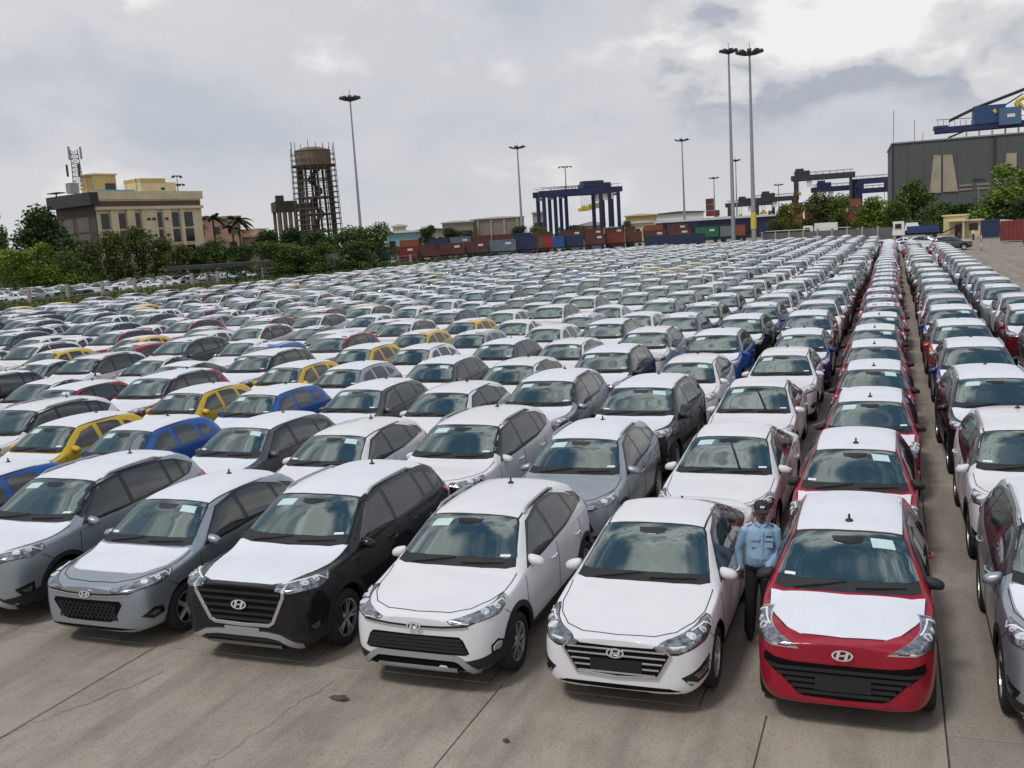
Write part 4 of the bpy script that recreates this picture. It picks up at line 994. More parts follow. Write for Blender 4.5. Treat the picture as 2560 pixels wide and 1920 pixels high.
LTREES = [ # px, ytop, distance, width px, tone, label
 (112, 512, 195, 165, 'dark', 'large dark round tree left of the dark office facade'),
 (30, 612, 172, 110, 'bright', 'bright green tree at the left edge behind the fence'),
 (105, 604, 174, 105, 'bright', 'bright green tree second from the left edge behind the fence'),
 (168, 614, 176, 90, 'mid', 'mid green tree below the big dark round tree'),
 (5, 560, 210, 70, 'mid', 'tree cut by the left edge below the small antenna'),
 (228, 600, 184, 85, 'olive', 'olive tree in front of the dark office corner'),
 (292, 572, 186, 90, 'olive', 'tall olive tree before the left office bays'),
 (345, 560, 188, 80, 'olive', 'olive tree with the highest crown in front of the office facade'),
 (400, 590, 188, 75, 'olive', 'olive tree before the middle office bays'),
 (445, 608, 184, 75, 'olive', 'low olive tree at the right foot of the office building'),
 (545, 582, 190, 100, 'mid', 'green tree below the two tall palms'),
 (500, 612, 186, 75, 'dark', 'small dark tree right beside the office building'),
 (610, 600, 186, 80, 'dark', 'dark tree below the right palm'),
 (668, 572, 200, 110, 'dark', 'dark tree left of the water tower foot'),
 (730, 566, 205, 110, 'dark', 'dark tree in front of the concrete frame'),
 (795, 560, 200, 120, 'dark', 'wide dark tree in front of the water tower'),
 (700, 600, 178, 120, 'mid', 'low green tree in front of the dark trees under the tower'),
 (780, 605, 180, 110, 'mid', 'low green tree below the middle of the water tower'),
 (865, 562, 204, 105, 'mid', 'green tree left of the nearest left light mast'),
 (930, 556, 205, 105, 'mid', 'green tree right of the nearest left light mast'),
 (880, 595, 186, 100, 'dark', 'dark low tree at the foot of the left light mast'),
 (1072, 560, 300, 50, 'far', 'small tree between the teal house and the tan store'),
 (1130, 566, 300, 60, 'far', 'left small tree before the long tan store'),
 (1170, 570, 300, 50, 'far', 'right small tree before the long tan store'),
 (1300, 558, 310, 70, 'far', 'tree left of the blue gantry cranes'),
 (1348, 562, 310, 60, 'mid', 'tree touching the left legs of the blue gantry cranes'),
 (1440, 560, 330, 60, 'far', 'tree seen between the legs of the blue gantry cranes'),
 (1568, 545, 340, 40, 'dark', 'dark tree just right of the blue gantry cranes'),
]
for a in LTREES: tree(*a, low=.1)
RTREES = [
 (1975, 500, 222, 70, 'yellow', 'yellow green tree right of the pair of tall masts'),
 (1945, 545, 215, 55, 'olive', 'small olive bush tree left of the yellow green tree'),
 (2045, 478, 226, 90, 'olive', 'olive brown tree before the stacked red containers'),
 (2090, 482, 224, 80, 'mid', 'green tree right of the olive brown tree'),
 (2178, 486, 226, 105, 'bright', 'bright green tree left of the grey warehouse corner'),
 (2283, 432, 232, 105, 'mid', 'tall green tree covering the lower left of the warehouse'),
 (2240, 500, 222, 80, 'mid', 'green tree under the warehouse left corner'),
 (2345, 495, 226, 90, 'mid', 'green tree below the beige warehouse doors'),
 (2400, 500, 226, 85, 'dark', 'dark green tree right below the beige warehouse doors'),
 (2528, 405, 206, 140, 'bright', 'large bright green tree at the right edge before the warehouse'),
 (2490, 490, 204, 100, 'dark', 'dark green tree left of the large right edge tree'),
 (2556, 480, 200, 90, 'dark', 'dark tree cut by the right edge above the red containers'),
]
for a in RTREES: tree(*a, low=.1)
# palms
FROND = leaf_mat('leaves_palm', (.030, .042, .022))
def palm(px, ytop, d, label):
    s = Site(px, d); h = s.z(px, ytop); t = s.thing('palm_tree', label, 'palm tree', 'palms beside the office building')
    T('trunk', BARK, t, ([(0, 0, 0), (.15, 0, h*.5), (.1, 0, h*.86)], [.28, .2, .15]))
    for k in range(15):
        a = k*2.4; e = rnd.uniform(-.25, .85); L = h*.29; q = MB(); V = []
        for j in range(7):
            u = j/6; r_ = L*u*(1-.12*u); z = h*.86+math.sin(e)*L*u-.75*L*u*u*(.8); wv = .34*math.sin(math.pi*min(1, .12+u*.9))*L*.42
            p = Vector((.1+math.cos(a)*r_*math.cos(e*.6), math.sin(a)*r_*math.cos(e*.6), z)); sd = Vector((-math.sin(a), math.cos(a), 0))
            V += [p-sd*wv-Vector((0, 0, wv*.7)), p, p+sd*wv-Vector((0, 0, wv*.7))]
        q.add(V, [(3*j+i, 3*j+i+1, 3*j+i+4, 3*j+i+3) for j in range(6) for i in (0, 1)]); q.build('frond', FROND, t)
palm(540, 520, 225, 'palm tree nearest the office building'); palm(602, 524, 228, 'tall palm right of the pink house'); palm(585, 548, 224, 'lower palm between the two tall palms'); palm(492, 536, 235, 'palm half hidden behind the office corner')
def mass(name, label, x0, x1, d, z1, tone, n, seed, depth=12, z0=0.0, size=(.25, .6), cat='greenery', fx=None):
    r_ = random.Random(seed); V = []; F = []
    for i in range(n):
        px = r_.uniform(x0, x1); dd = (d if fx is None else fx(px))+r_.uniform(-depth/2, depth/2); c = at(px, hor(px), d=dd)
        hmax = z1*(.55+.45*math.sin(px*.061+seed)*math.sin(px*.023+1)+.15*math.sin(px*.19))
        p = Vector((c.x, c.y, z0+max(.1, hmax)*r_.random()**.7)); u = Vector((r_.gauss(0, 1), r_.gauss(0, 1), r_.gauss(0, .6))).normalized(); w = u.cross(Vector((r_.gauss(0, 1), r_.gauss(0, 1), r_.gauss(0, 1)))).normalized(); q = r_.uniform(*size)
        o = len(V); V += [p-u*q, p+w*q*.6, p+u*q, p-w*q*.6]; F.append((o, o+1, o+2, o+3))
    return tag(obj(name, new_mesh(name, V, F, leaf_mat('leaves_'+tone, LEAFC[tone]))), label, cat, kind='stuff')
mass('far_greenery', 'low far belt of trees along the horizon', -150, 2700, 620, 9.5, 'far', 9000, 3, 60, size=(.8, 1.9))
mass('undergrowth', 'dark undergrowth under the left trees', -80, 990, 190, 3.4, 'dark', 9000, 5, 24, size=(.2, .5))
mass('undergrowth', 'undergrowth under the right trees behind the grey wall', 1930, 2600, 232, 3.6, 'olive', 5000, 6, 20, size=(.2, .5))
def fence_d(px): p = at(px, hor(px)); return 0
def strip_mass(name, label, xa, xb, y0, y1, h, tone, n, seed, size=(.12, .3)):
    r_ = random.Random(seed); V = []; F = []
    for i in range(n):
        p = Vector((r_.uniform(xa, xb), r_.uniform(y0, y1), h*r_.random()**1.5)); u = Vector((r_.gauss(0, 1), r_.gauss(0, 1), r_.gauss(0, 1))).normalized(); w = u.cross(Vector((r_.gauss(0, 1), r_.gauss(0, 1), r_.gauss(0, 1)))).normalized(); q = r_.uniform(*size)
        o = len(V); V += [p-u*q, p+w*q*.5, p+u*q, p-w*q*.5]; F.append((o, o+1, o+2, o+3))
    return tag(obj(name, new_mesh(name, V, F, leaf_mat('leaves_'+tone, LEAFC[tone]))), label, 'grass', kind='stuff')
strip_mass('grass', 'rough grass verge along the left fence', -103, -86, 70, 235, .55, 'olive', 16000, 8)
strip_mass('grass', 'dark weeds beyond the left fence', -101, -99, 70, 235, .8, 'mid', 3000, 9)

# ---------------------------------------------------------------- left fence, kerb
fence = thing('post_fence', 'concrete post fence with thin rails along the left verge', 'fence', (-98.5, 80, 0))
fy = [k*6.1 for k in range(26)]
for k, y in enumerate(fy): B('post', POST, fence, ((0, y, 1.0), (.42, .30, 2.2)))
for z in (1.9, 1.2, .6): T('wire', STEELG, fence, ([(0, 0, z), (0, fy[-1], z)], .035), n=4)
kerb = struct(obj('kerb', None, None, (-84.5, 60, 0)))
KW, KB = mat('kerb_white', (.6, .6, .57), .8, vary=.2, scale=3), mat('kerb_black', (.03, .03, .03), .8)
for k in range(70): B('kerb_stone', KW if k % 2 else KB, kerb, ((0, k*2.2, .12), (.35, 2.16, .30)))

# ---------------------------------------------------------------- office building
s = Site(255, 200, R(30)); t = s.thing('office_building', 'cream and black five storey office building behind olive trees', 'building')
W_, D_, H_ = 24.4, 15.0, 18.4; t.scale = (.93, .93, .95)
B('wall', CREAM, t, ((W_/2, D_/2, 8.4), (W_, D_, 16.8))); B('parapet', CREAM, t, ((W_/2+.2, D_/2, 17.6), (W_+.8, D_+.4, 1.6)))
B('recess_band', BROWNR, t, ((W_/2, -.02, 15.95), (W_-.4, .12, 1.1)))
B('cornice', CREAM, t, ((W_/2, -.35, 15.1), (W_+.3, .7, .6)))
nb = [(.9, 2.6), (4.7, 6.2), (8.4, 9.5), (13.5, 14.5), (16.9, 18.6), (19.9, 22.0)]
for a, b in nb:
    for f in range(4):
        z0 = 1.2+f*3.4; w = B('window', WIN, t, (((a+b)/2, -.03, z0+1.35), (b-a, .10, 2.7))); B('sill', BROWNR if f % 2 else CREAM, w, (((a+b)/2, -.12, z0-.12), (b-a, .2, .22)))
for k in range(len(nb)-1): B('pier', CREAM, t, (((nb[k][1]+nb[k+1][0])/2, -.22, 7.4), (nb[k+1][0]-nb[k][1]-.5, .42, 14.8)))
for f in range(4):
    for xx in (11.2, 12.4, 15.4): B('vent_window', WIN, t, ((xx, -.46, 2.9+f*3.3), (.8, .06, .55)))
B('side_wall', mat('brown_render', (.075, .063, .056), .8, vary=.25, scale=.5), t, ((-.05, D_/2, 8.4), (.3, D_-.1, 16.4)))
B('side_canopy', DARKR, t, ((-.75, D_/2-.3, 17.0), (1.9, D_+1.6, 2.4)))
for a, b in ((2.6, 7.0), (8.6, 12.4), (13.6, 16.0)):
    for f in range(4): B('side_panel', MAUVE, t, ((-.24, (a+b)/2, 2.6+f*3.2), (.1, b-a, 2.9)))
B('stair_house', OCHRE, t, ((6.2, 8.5, 20.2), (5.0, 5, 3.8))); B('stair_window', WIN, t, ((7.3, 5.95, 19.6), (2.2, .12, 1.6))); B('stair_roof', CREAM, t, ((6.2, 8.5, 22.2), (5.6, 5.6, .3)))
B('penthouse', CREAM, t, ((17.2, 7, 19.4), (8.6, 6, 2.2))); B('penthouse_parapet', OCHRE, t, ((15.9, 7, 20.9), (6.0, 6.3, .8))); B('penthouse_vent', WIN, t, ((18.2, 3.97, 19.2), (.9, .1, .5)))
B('blue_sheet', TEAL, t, ((5.0, 1.2, 18.55), (9.6, .12, .5))); B('roof_panel', DARKR, t, ((-.4, 13.6, 19.0), (1.8, 4, .2)), ((-.4, 13.6, 18.5), (.2, .2, 1.0)))
B('roof_tank', STEELG, t, ((-.4, 7.0, 19.5), (1.8, 1.8, 2.0)))
T('roof_rod', DSTEEL, t, ([(12.6, 5, 18.2), (12.6, 5, 21.4)], .06)); lp_ = B('roof_lamp_post', DSTEEL, t, ((22.6, 5, 20.2), (.1, .1, 3.6)), ((22.6, 5, 21.9), (2.2, .3, .25)))
for xx in (21.6, 23.6): B('lamp', DSTEEL, lp_, ((xx, 5, 21.66), (.5, .4, .3)))
s2 = Site(216, 207); mt_ = s2.thing('lattice_mast', 'grey lattice telecom mast on the office roof', 'mast'); zt_ = s2.z(216, 374); zb_ = 18.3
q = MB()
for k in range(3):
    a = k*2.094; q.tube([(math.cos(a)*1.25, math.sin(a)*1.25, zb_), (math.cos(a)*.8, math.sin(a)*.8, zt_)], .09, 4)
for i in range(9):
    z0 = zb_+(zt_-zb_)*i/9; z1 = zb_+(zt_-zb_)*(i+1)/9
    for k in range(3):
        a, b = k*2.094, (k+1)*2.094; ra = 1.25-.45*i/9; q.tube([(math.cos(a)*ra, math.sin(a)*ra, z0), (math.cos(b)*ra, math.sin(b)*ra, z1)], .05, 4); q.tube([(math.cos(a)*ra, math.sin(a)*ra, z0), (math.cos(b)*ra, math.sin(b)*ra, z0)], .05, 4)
q.build('lattice', STEELG, mt_)
for k in range(6):
    a = k*1.05; B('panel_antenna', DSTEEL if k % 2 else STEELG, mt_, ((math.cos(a)*1.35, math.sin(a)*1.35, zt_-.6-(k % 2)*3.2), (.4, .4, 2.2)))
s2 = Site(5, 260); m3 = s2.thing('small_mast', 'small antenna mast at the far left edge', 'mast'); T('pole', STEELG, m3, ([(0, 0, 0), (0, 0, s2.z(5, 525))], .3)); B('panel_antenna', DSTEEL, m3, ((.9, 0, s2.z(5, 535)), (.4, .4, 2.0)), ((-.9, 0, s2.z(5, 535)), (.4, .4, 2.0)))
s2 = Site(25, 250); m3 = s2.thing('small_house', 'pale teal house low at the left edge', 'house'); B('wall', TEAL, m3, ((0, 4, 4), (9, 8, 8))); B('roof', WROOF, m3, ((0, 4, 8.3), (10, 9, .6)))
s2 = Site(528, 245, R(12)); m3 = s2.thing('pink_house', 'pink block of flats behind the palms', 'building'); B('wall', PINK, m3, ((0, 5, 6.5), (15, 10, 13))); B('roof', PINK, m3, ((0, 5, 13.2), (15.6, 10.6, .5)))
for k in range(4):
    for f in range(3): B('window', WIN, m3, ((-5.4+3.6*k, -.03, 3+f*3.6), (1.6, .12, 1.7)))
s2 = Site(622, 250, R(-10)); m3 = s2.thing('pink_house', 'narrow pink house right of the palms', 'building'); B('wall', PINK, m3, ((0, 4, 5), (6, 8, 10.5)))
for f in range(3): B('balcony', CREAM, m3, ((0, -.5, 2.8+f*3), (5, 1, .9)))
s2 = Site(540, 165, R(-14)); m3 = s2.thing('long_shed', 'long low dark shed behind the second car lot', 'shed'); B('roof', DARKR, m3, ((0, 3, 2.9), (15.5, 7, .6)))
for k in range(6): B('column', DSTEEL, m3, ((-7.2+2.9*k, -.2, 1.4), (.25, .25, 2.8)))

# ---------------------------------------------------------------- water tower, scaffold, frame
s = Site(802, 232); t = s.thing('water_tower', 'old concrete water tower with round tank on columns', 'water tower')
zt_, zb_ = s.z(793, 376), s.z(796, 413); RT = 3.95
q = MB(); q.lathe([(.01, zb_-1.0), (RT*.9, zb_-.7), (RT*1.02, zb_-.2), (RT*1.0, zb_), (RT*1.0, zt_-.3), (RT*1.03, zt_-.25), (RT*1.03, zt_), (RT*.5, zt_+.7), (.01, zt_+.9)], 28); q.build('tank', CONCR, t)
q = MB(); q.lathe([(RT*1.0, zb_-.3), (RT*1.25, zb_-.3), (RT*1.25, zb_+.0), (RT*1.0, zb_+.0)], 28); q.build('gallery', DCON, t)
for k in range(8):
    a = k*math.pi/4+.2; T('column', DCON, t, ([(math.cos(a)*RT*1.02, math.sin(a)*RT*1.02, 0), (math.cos(a)*RT*.86, math.sin(a)*RT*.86, zb_)], .27), n=6)
for i in range(1, 6):
    z = zb_*i/6+.6; q = MB()
    for k in range(8):
        a, b = k*math.pi/4+.2, (k+1)*math.pi/4+.2; rr = RT*(1.02-.16*i/6); q.tube([(math.cos(a)*rr, math.sin(a)*rr, z), (math.cos(b)*rr, math.sin(b)*rr, z)], .16, 5)
    q.build('ring_beam', DCON, t)
q = MB(); n = 60
for k in range(n):
    a = k*.42; z = 2+(zb_-2.5)*k/n; q.box((math.cos(a)*.75, math.sin(a)*.75, z), (1.5, .75, .38), a)
q.tube([(0, 0, 0), (0, 0, zb_)], .28, 8); q.build('spiral_stair', DCON, t)
sc_ = s.thing('scaffolding', 'pole scaffolding wrapped around the water tower', 'scaffolding')
NP = 18
for k in range(NP):
    a = 2*math.pi*k/NP; rr = RT*1.22; T('standard', BAMBOO, sc_, ([(math.cos(a)*rr*1.12, math.sin(a)*rr*1.12, 0), (math.cos(a)*rr, math.sin(a)*rr, zt_+rnd.uniform(.5, 2.4))], .07), n=4)
for i in range(21):
    z = 1.5+(zt_-1.2)*i/21; q = MB(); rr = RT*1.22*(1.12-.12*z/zt_)
    for k in range(NP):
        a, b = 2*math.pi*k/NP, 2*math.pi*(k+1)/NP; e = rnd.uniform(.0, .5)
        pa, pb = Vector((math.cos(a)*rr, math.sin(a)*rr, z)), Vector((math.cos(b)*rr, math.sin(b)*rr, z+rnd.uniform(-.1, .1))); d_ = (pb-pa).normalized(); q.tube([pa-d_*e, pb+d_*e], .065, 4)
        if k % 2 == 0: q.tube([pa, pa*.78+Vector((0, 0, z*.22))], .05, 4)
    q.build('ledger', BAMBOO, sc_)
s = Site(745, 240, R(8)); t = s.thing('concrete_frame', 'unfinished concrete frame with roof slab left of the water tower', 'building')
x0, x1 = s.x(698), s.x(795); zr = s.z(745, 512)
B('roof_slab', DCON, t, (((x0+x1)/2, 4, zr-.5), (x1-x0, 9, 1.6))); B('parapet', DCON, t, ((x0+2.5, 4, zr+.6), (5, 9, .8))); B('roof_box', DCON, t, ((x0+1.6, 4, zr+1.7), (1.8, 1.8, 1.6)))
for k in range(7):
    for yy in (0, 8): B('column', CONCR, t, ((x0+.6+(x1-x0-1.2)*k/6, yy, (zr-1.3)/2), (.7, .7, zr-1.3)))

# ---------------------------------------------------------------- masts
def high_mast(px_top, y_top, d, label, lamps=8, rad=1.7, wid=.42, band=False, single=False, px_b=None):
    s = Site(px_b or px_top, d); t = s.thing('high_mast_light', label, 'light mast', 'high mast lights'); h = s.z(px_b or px_top, y_top)
    n = 12; q = MB(); q.lathe([(wid*1.15, 0), (wid, .4), (wid*.38, h)], n); q.build('pole', STEELG, t, True)
    if band:
        q = MB(); q.lathe([(wid*1.06+.05, 3.2), (wid*1.02+.05, 6.4)], n); q.build('painted_band', YELP, t)
    if single:
        B('head_frame', DSTEEL, t, ((0, 0, h), (rad*2, .3, .25)))
        for k in range(4): B('lamp', DSTEEL, t, ((-rad+rad*2*k/3, -.2, h-.25), (.8, .9, .5)))
        return t
    q = MB(); q.lathe([(rad*.55, h-.35), (rad*.62, h-.25), (rad*.62, h-.1), (rad*.55, h-.1)], 16); q.lathe([(.2, h-.6), (.42, h-.5), (.42, h+.35), (.1, h+.5)], 10); q.tube([(0, 0, h), (0, 0, h+1.9)], .05, 4)
    for k in range(4):
        a = k*math.pi/2; q.tube([(0, 0, h), (math.cos(a)*rad*.6, math.sin(a)*rad*.6, h-.2)], .08, 4)
    q.build('head_frame', DSTEEL, t)
    for k in range(lamps):
        a = 2*math.pi*k/lamps+.3; q = MB(); q.box((math.cos(a)*rad*.95, math.sin(a)*rad*.95, h+.05), (1.25, .85, .42), a, 0, R(-18)); q.box((math.cos(a)*rad*.6, math.sin(a)*rad*.6, h-.1), (.9, .12, .12), a); q.build('lamp', DSTEEL, t)
high_mast(905, 246, 216, 'tall light mast right of the water tower', 10, 1.7, .36)
high_mast(1306, 368, 330, 'light mast left of the blue gantry cranes', 6, 2.2, .5)
high_mast(1421, 416, 420, 'light mast rising behind the blue gantry cranes', single=True, rad=2.4, wid=.5)
high_mast(1712, 350, 400, 'light mast over the long pale shed', 6, 2.4, .5)
high_mast(1788, 445, 560, 'far light mast beside the stacked red containers', 6, 2.4, .5)
high_mast(1833, 128, 226, 'left mast of the tallest pair', 8, 1.45, .48)
high_mast(1884, 131, 204, 'right mast of the tallest pair with yellow band at foot', 10, 2.15, .48, band=True)
high_mast(1843, 401, 470, 'thin light mast close behind the left tall mast', 6, 1.7, .4)
high_mast(1948, 462, 600, 'tiny far light mast right of the tall pair', 5, 2.4, .45)
high_mast(2446, 448, 230, 'slim light mast before the warehouse doors', single=True, rad=.9, wid=.16)
high_mast(463, 460, 300, 'small double light right of the office roof', single=True, rad=1.6, wid=.3)

# ---------------------------------------------------------------- gantry cranes
def gantry(px, d, phi, span, h, mt, label, trol=.7, depth=9., leg=1.15):
    s = Site(px, d, phi); t = s.thing('gantry_crane', label, 'gantry crane', 'rubber tyred gantry cranes')
    for x in (0, span):
        for y in (0, depth): B('leg', mt, t, ((x, y, h/2+.4), (leg, leg*.8, h-1.6)))
        B('sill_beam', mt, t, ((x, depth/2, 1.9), (leg*1.1, depth+2.5, 1.0))); B('cross_beam', mt, t, ((x, depth/2, h-2.4), (leg*.7, depth, .7)))
        for y in (-1, depth+1, depth*.35): 
            q = MB(); q.lathe([(.01, -.3), (.8, -.3), (.8, .3), (.01, .3)], 12, 'X', (x, y, .8)); q.build('wheel', RUBBER, t)
    for y in (0, depth):
        B('girder', mt, t, ((span/2, y, h-.7), (span+3.2, 1.0, 1.9))); T('railing', DSTEEL, t, ([(-1, y, h+1.3), (span+1, y, h+1.3)], .07), *[([(k*span/8, y, h+.2), (k*span/8, y, h+1.3)], .05) for k in range(9)], n=4)
    B('trolley', mt, t, ((span*trol, depth/2, h+1.0), (5.5, depth*.8, 2.0))); B('machinery', DSTEEL, t, ((span*trol-1, depth/2, h+2.3), (3, depth*.5, 1.2)))
    B('cab', WHITEP, t, ((span*trol+2.6, 1.2, h-3.0), (1.8, 2.2, 2.2)))
    B('spreader', YELP, t, ((span*trol-2, depth/2, h-6.5), (2.6, 6.5, 1.0)), ((span*trol-2, depth/2, h-5.6), (1.4, 2.0, .8)))
    T('cable', DSTEEL, t, *[([(span*trol-2+dx, depth/2+dy, h), (span*trol-2+dx, depth/2+dy, h-5.4)], .05) for dx in (-.6, .6) for dy in (-1.2, 1.2)], n=4)
    return t
gantry(1364, 335, R(13), 19.6, 18.6, NAVY, 'nearest of the three blue gantry cranes', .86)
gantry(1392, 350, R(13), 19.6, 19.3, NAVY, 'middle one of the three blue gantry cranes', .80)
gantry(1419, 365, R(13), 19.6, 20.0, NAVY, 'rearmost of the three blue gantry cranes', .74)
gantry(1823, 480, R(-4), 20, 13.4, DSTEEL, 'low grey gantry crane behind the pair of tall masts', .35)
gantry(1895, 455, R(4), 16, 14.4, DSTEEL, 'grey gantry crane right of the tall masts', .3)
gantry(1990, 400, R(-3), 20, 20.5, DSTEEL, 'tall grey gantry crane above the right trees', .12)
gantry(2040, 430, R(2), 17, 16.5, NAVY, 'lower blue gantry crane behind the tall grey one', .2)
gantry(2136, 410, R(-6), 20, 18.0, NAVY, 'blue gantry crane left of the warehouse', .85)
gantry(2150, 440, R(-3), 20, 15.0, NAVY, 'second blue gantry crane left of the warehouse', .6)

# ---------------------------------------------------------------- sheds and stores behind the containers
def shed(px0, px1, ytop, d, mt, roofm, label, depth=14, ribs=0, phi=0., roofh=.8, cat='shed', wins=0, z0=None, base=0):
    s = Site((px0+px1)/2, d, phi); t = s.thing('storage_shed', label, cat); x0, x1 = s.x(px0), s.x(px1); h = s.z((px0+px1)/2, ytop)
    B('wall', mt, t, (((x0+x1)/2, depth/2, (h-roofh)/2), (x1-x0, depth, h-roofh))); q = MB(); q.prism([(x0-.6, 0), (x1+.6, 0), (x1+.6, roofh*.4), ((x0+x1)/2, roofh), (x0-.6, roofh*.4)], -.8, depth+.8, 'Y', (0, 0, h-roofh)); q.build('roof', roofm, t)
    for k in range(ribs): B('rib', BEIGE, t, ((x0+(x1-x0)*(k+.5)/ribs, -.2, (h-roofh)/2), (.9, .5, h-roofh)))
    for k in range(wins): B('opening', WIN, t, ((x0+(x1-x0)*(k+.5)/wins, -.04, (h-roofh)*.45), ((x1-x0)/wins*.6, .14, (h-roofh)*.5)))
    return t
shed(1108, 1185, 551, 420, TAN, WROOF, 'grey brown store block left of the ribbed tan store', wins=2, cat='building')
shed(1180, 1312, 541, 430, TAN, WROOF, 'long tan store with ribs left of the blue cranes', ribs=4, cat='building')
shed(1334, 1366, 527, 425, BEIGE, WROOF, 'small beige tower house beside the blue cranes', cat='building', wins=2)
shed(968, 1046, 575, 300, TEAL, WROOF, 'teal walled house beside the left trees', cat='house', wins=3)
shed(985, 1018, 560, 330, CREAM, WROOF, 'cream house behind the teal house', cat='house', wins=2)
shed(1452, 1512, 553, 380, PINK, WROOF, 'pink roofed store under the blue cranes', roofh=1.6)
shed(1500, 1562, 566, 300, WHITEP, TEAL, 'low white shelter below the blue cranes', wins=3)
shed(1565, 1642, 534, 400, OCHRE, CREAM, 'ochre store right of the blue cranes', cat='building')
shed(1567, 1640, 552, 360, CREAM, WROOF, 'low open cream shed before the ochre store', wins=4)
shed(1638, 1760, 528, 420, WHITEP, BROWNR, 'white walled hall with openings right of the ochre store', wins=8, cat='building')
shed(1640, 1975, 541, 300, NAVY, WROOF, 'long shed with pale roof behind the pair of tall masts', depth=20, wins=5)
shed(1040, 1110, 570, 360, BEIGE, BROWNR, 'low brown roofed houses behind the red containers', wins=4, cat='house')
def container(s, t, x, z, L, c, y=0):
    q = MB(); q.box((x, y+1.22, z+1.3), (L, 2.44, 2.59)); n = int(L/.55)
    for k in range(n): q.box((x-L/2+.2+(L-.4)*(k+.5)/n, y-.02, z+1.3), ((L-.4)/n*.5, .06, 2.25))
    for k in (-1, 1): q.box((x+k*(L/2-.06), y-.015, z+1.3), (.16, .1, 2.6))
    q.box((x, y-.01, z+2.5), (L, .1, .14)); q.box((x, y-.01, z+.1), (L, .1, .16)); return q
CN = {}
def cont(px0, px1, ytop, d, c, label, z=1.35, trailer=True, phi=0.):
    s = Site((px0+px1)/2, d, phi); w = s.x(px1)-s.x(px0); L = abs(w)
    o = tag(container(s, None, 0, 0, L, c).build('shipping_container', cmat(c), None, loc=(s.o.x, s.o.y, z)), label, 'container', 'shipping containers along the far side'); o.rotation_euler = (0, 0, s.rz)
    if c in ('slate', 'brown', 'red', 'green') and L > 5:
        B('placard', mat('placard_white', (.6, .6, .58), .7), o, ((L*.22, -.07, 1.75), (L*.22, .05, .5)))
    if trailer:
        tr = s.thing('container_trailer', 'trailer under the '+label.replace('the ', ''), 'trailer', 'container trailers along the far side')
        B('chassis', DSTEEL, tr, ((0, .5, z-.16), (L+.6, .25, .28)), ((0, 1.9, z-.16), (L+.6, .25, .28)))
        for k in (-.36, -.24, .36):
            q = MB(); q.lathe([(.01, -.02), (.46, -.02), (.5, .1), (.5, .3), (.01, .32)], 12, 'Z'); me = q.mesh('wheel', RUBBER); me.transform(Matrix.Translation((L*k, .1, .5)) @ Matrix.Rotation(R(-90), 4, 'X')); obj('wheel', me, tr)
for a in [(868, 931, 616, 214, 'brown', 'brown container with yellow sign left of the blue one'), (939, 974, 626, 212, 'blue', 'short bright blue container among the brown ones'),
 (982, 1040, 614, 222, 'red', 'red brown container right of the blue one'), (1042, 1086, 610, 224, 'brown', 'brown container with white placard before the light mast'), (1098, 1158, 604, 232, 'brown', 'dark brown container left of the grey blue one'), (1160, 1216, 602, 234, 'brown', 'dark brown container touching the grey blue one'),
 (1222, 1288, 594, 236, 'slate', 'grey blue container with pale lettering'), (1290, 1340, 589, 240, 'navy', 'dark blue container right of the grey blue one'), (1345, 1360, 583, 250, 'olive', 'narrow olive container end beside the bright red one'), (1361, 1388, 582, 246, 'crimson', 'bright red container end among blue ones'), (1380, 1408, 592, 240, 'blue', 'bright blue container end right of the red one'), (1409, 1458, 588, 242, 'navy', 'slate navy container right of the bright blue end'),
 (1462, 1512, 582, 252, 'brown', 'brown container below the right crane legs'), (1516, 1560, 578, 256, 'red', 'red container right below the crane'), (1562, 1604, 577, 258, 'brown', 'brown container left of the long brown pair'), (1608, 1664, 574, 262, 'brown', 'left one of the brown pair above the blue boxes'), (1666, 1728, 572, 264, 'brown', 'right one of the brown pair above the blue boxes'),
 (1738, 1796, 558, 260, 'green', 'green container with white placard left of the tall masts'), (1800, 1838, 562, 256, 'grey', 'grey container close to the tall masts'), (1840, 1862, 560, 256, 'orange', 'orange container end touching the right tall mast')]:
    cont(*a)
for k, (x0, x1) in enumerate(((1612, 1662), (1664, 1712), (1714, 1762))): cont(x0, x1, 600, 236, 'navy', ['left', 'middle', 'right'][k]+' low navy box in the row before the brown pair', z=.1, trailer=False)
rk = random.Random(21); pxx = 1000; kk = 0
while pxx < 1735:       # a second, higher row behind, two containers to a stack
    wpx = rk.choice((24, 50, 52, 56)); kk += 1; dd = 246+(pxx-1000)*.03
    for f in (0, 1): cont(pxx, pxx+wpx-3, 600, dd, rk.choice(('brown', 'brown', 'red', 'brown', 'slate', 'orange', 'navy')), '%s container of %s stack from left behind the trailers' % (('lower', 'upper')[f], ORD[kk]), z=.1+2.6*f, trailer=False)
    pxx += wpx + rk.choice((0, 0, 8, 22))
cont(700, 748, 640, 180, 'brown', 'brown box farthest left along the fence', z=1.3); cont(790, 862, 636, 186, 'grey', 'grey flat box left of the brown containers by the fence', z=.9); cont(752, 786, 640, 184, 'olive', 'short olive box at the left end of the containers', z=.9)
cont(1766, 1786, 500, 470, 'brown', 'upper brown container of the far stack', z=2.7*5, trailer=False); cont(1766, 1786, 500, 470, 'brown', 'second brown container of the far stack', z=2.7*4, trailer=False); cont(1766, 1786, 500, 470, 'red', 'third container of the far stack', z=2.7*3, trailer=False); cont(1787, 1800, 500, 470, 'brown', 'short brown container beside the far stack', z=2.7*3, trailer=False)
for k in range(5):
    for f in range(4): cont(1975+k*36, 2008+k*36, 500, 390, ('red', 'brown', 'orange', 'brown', 'red')[(k+f) % 5], '%s container in %s far stack behind the right trees' % (('bottom', 'second', 'third', 'top')[f], ORD[k+1]), z=.1+2.6*f, trailer=False)

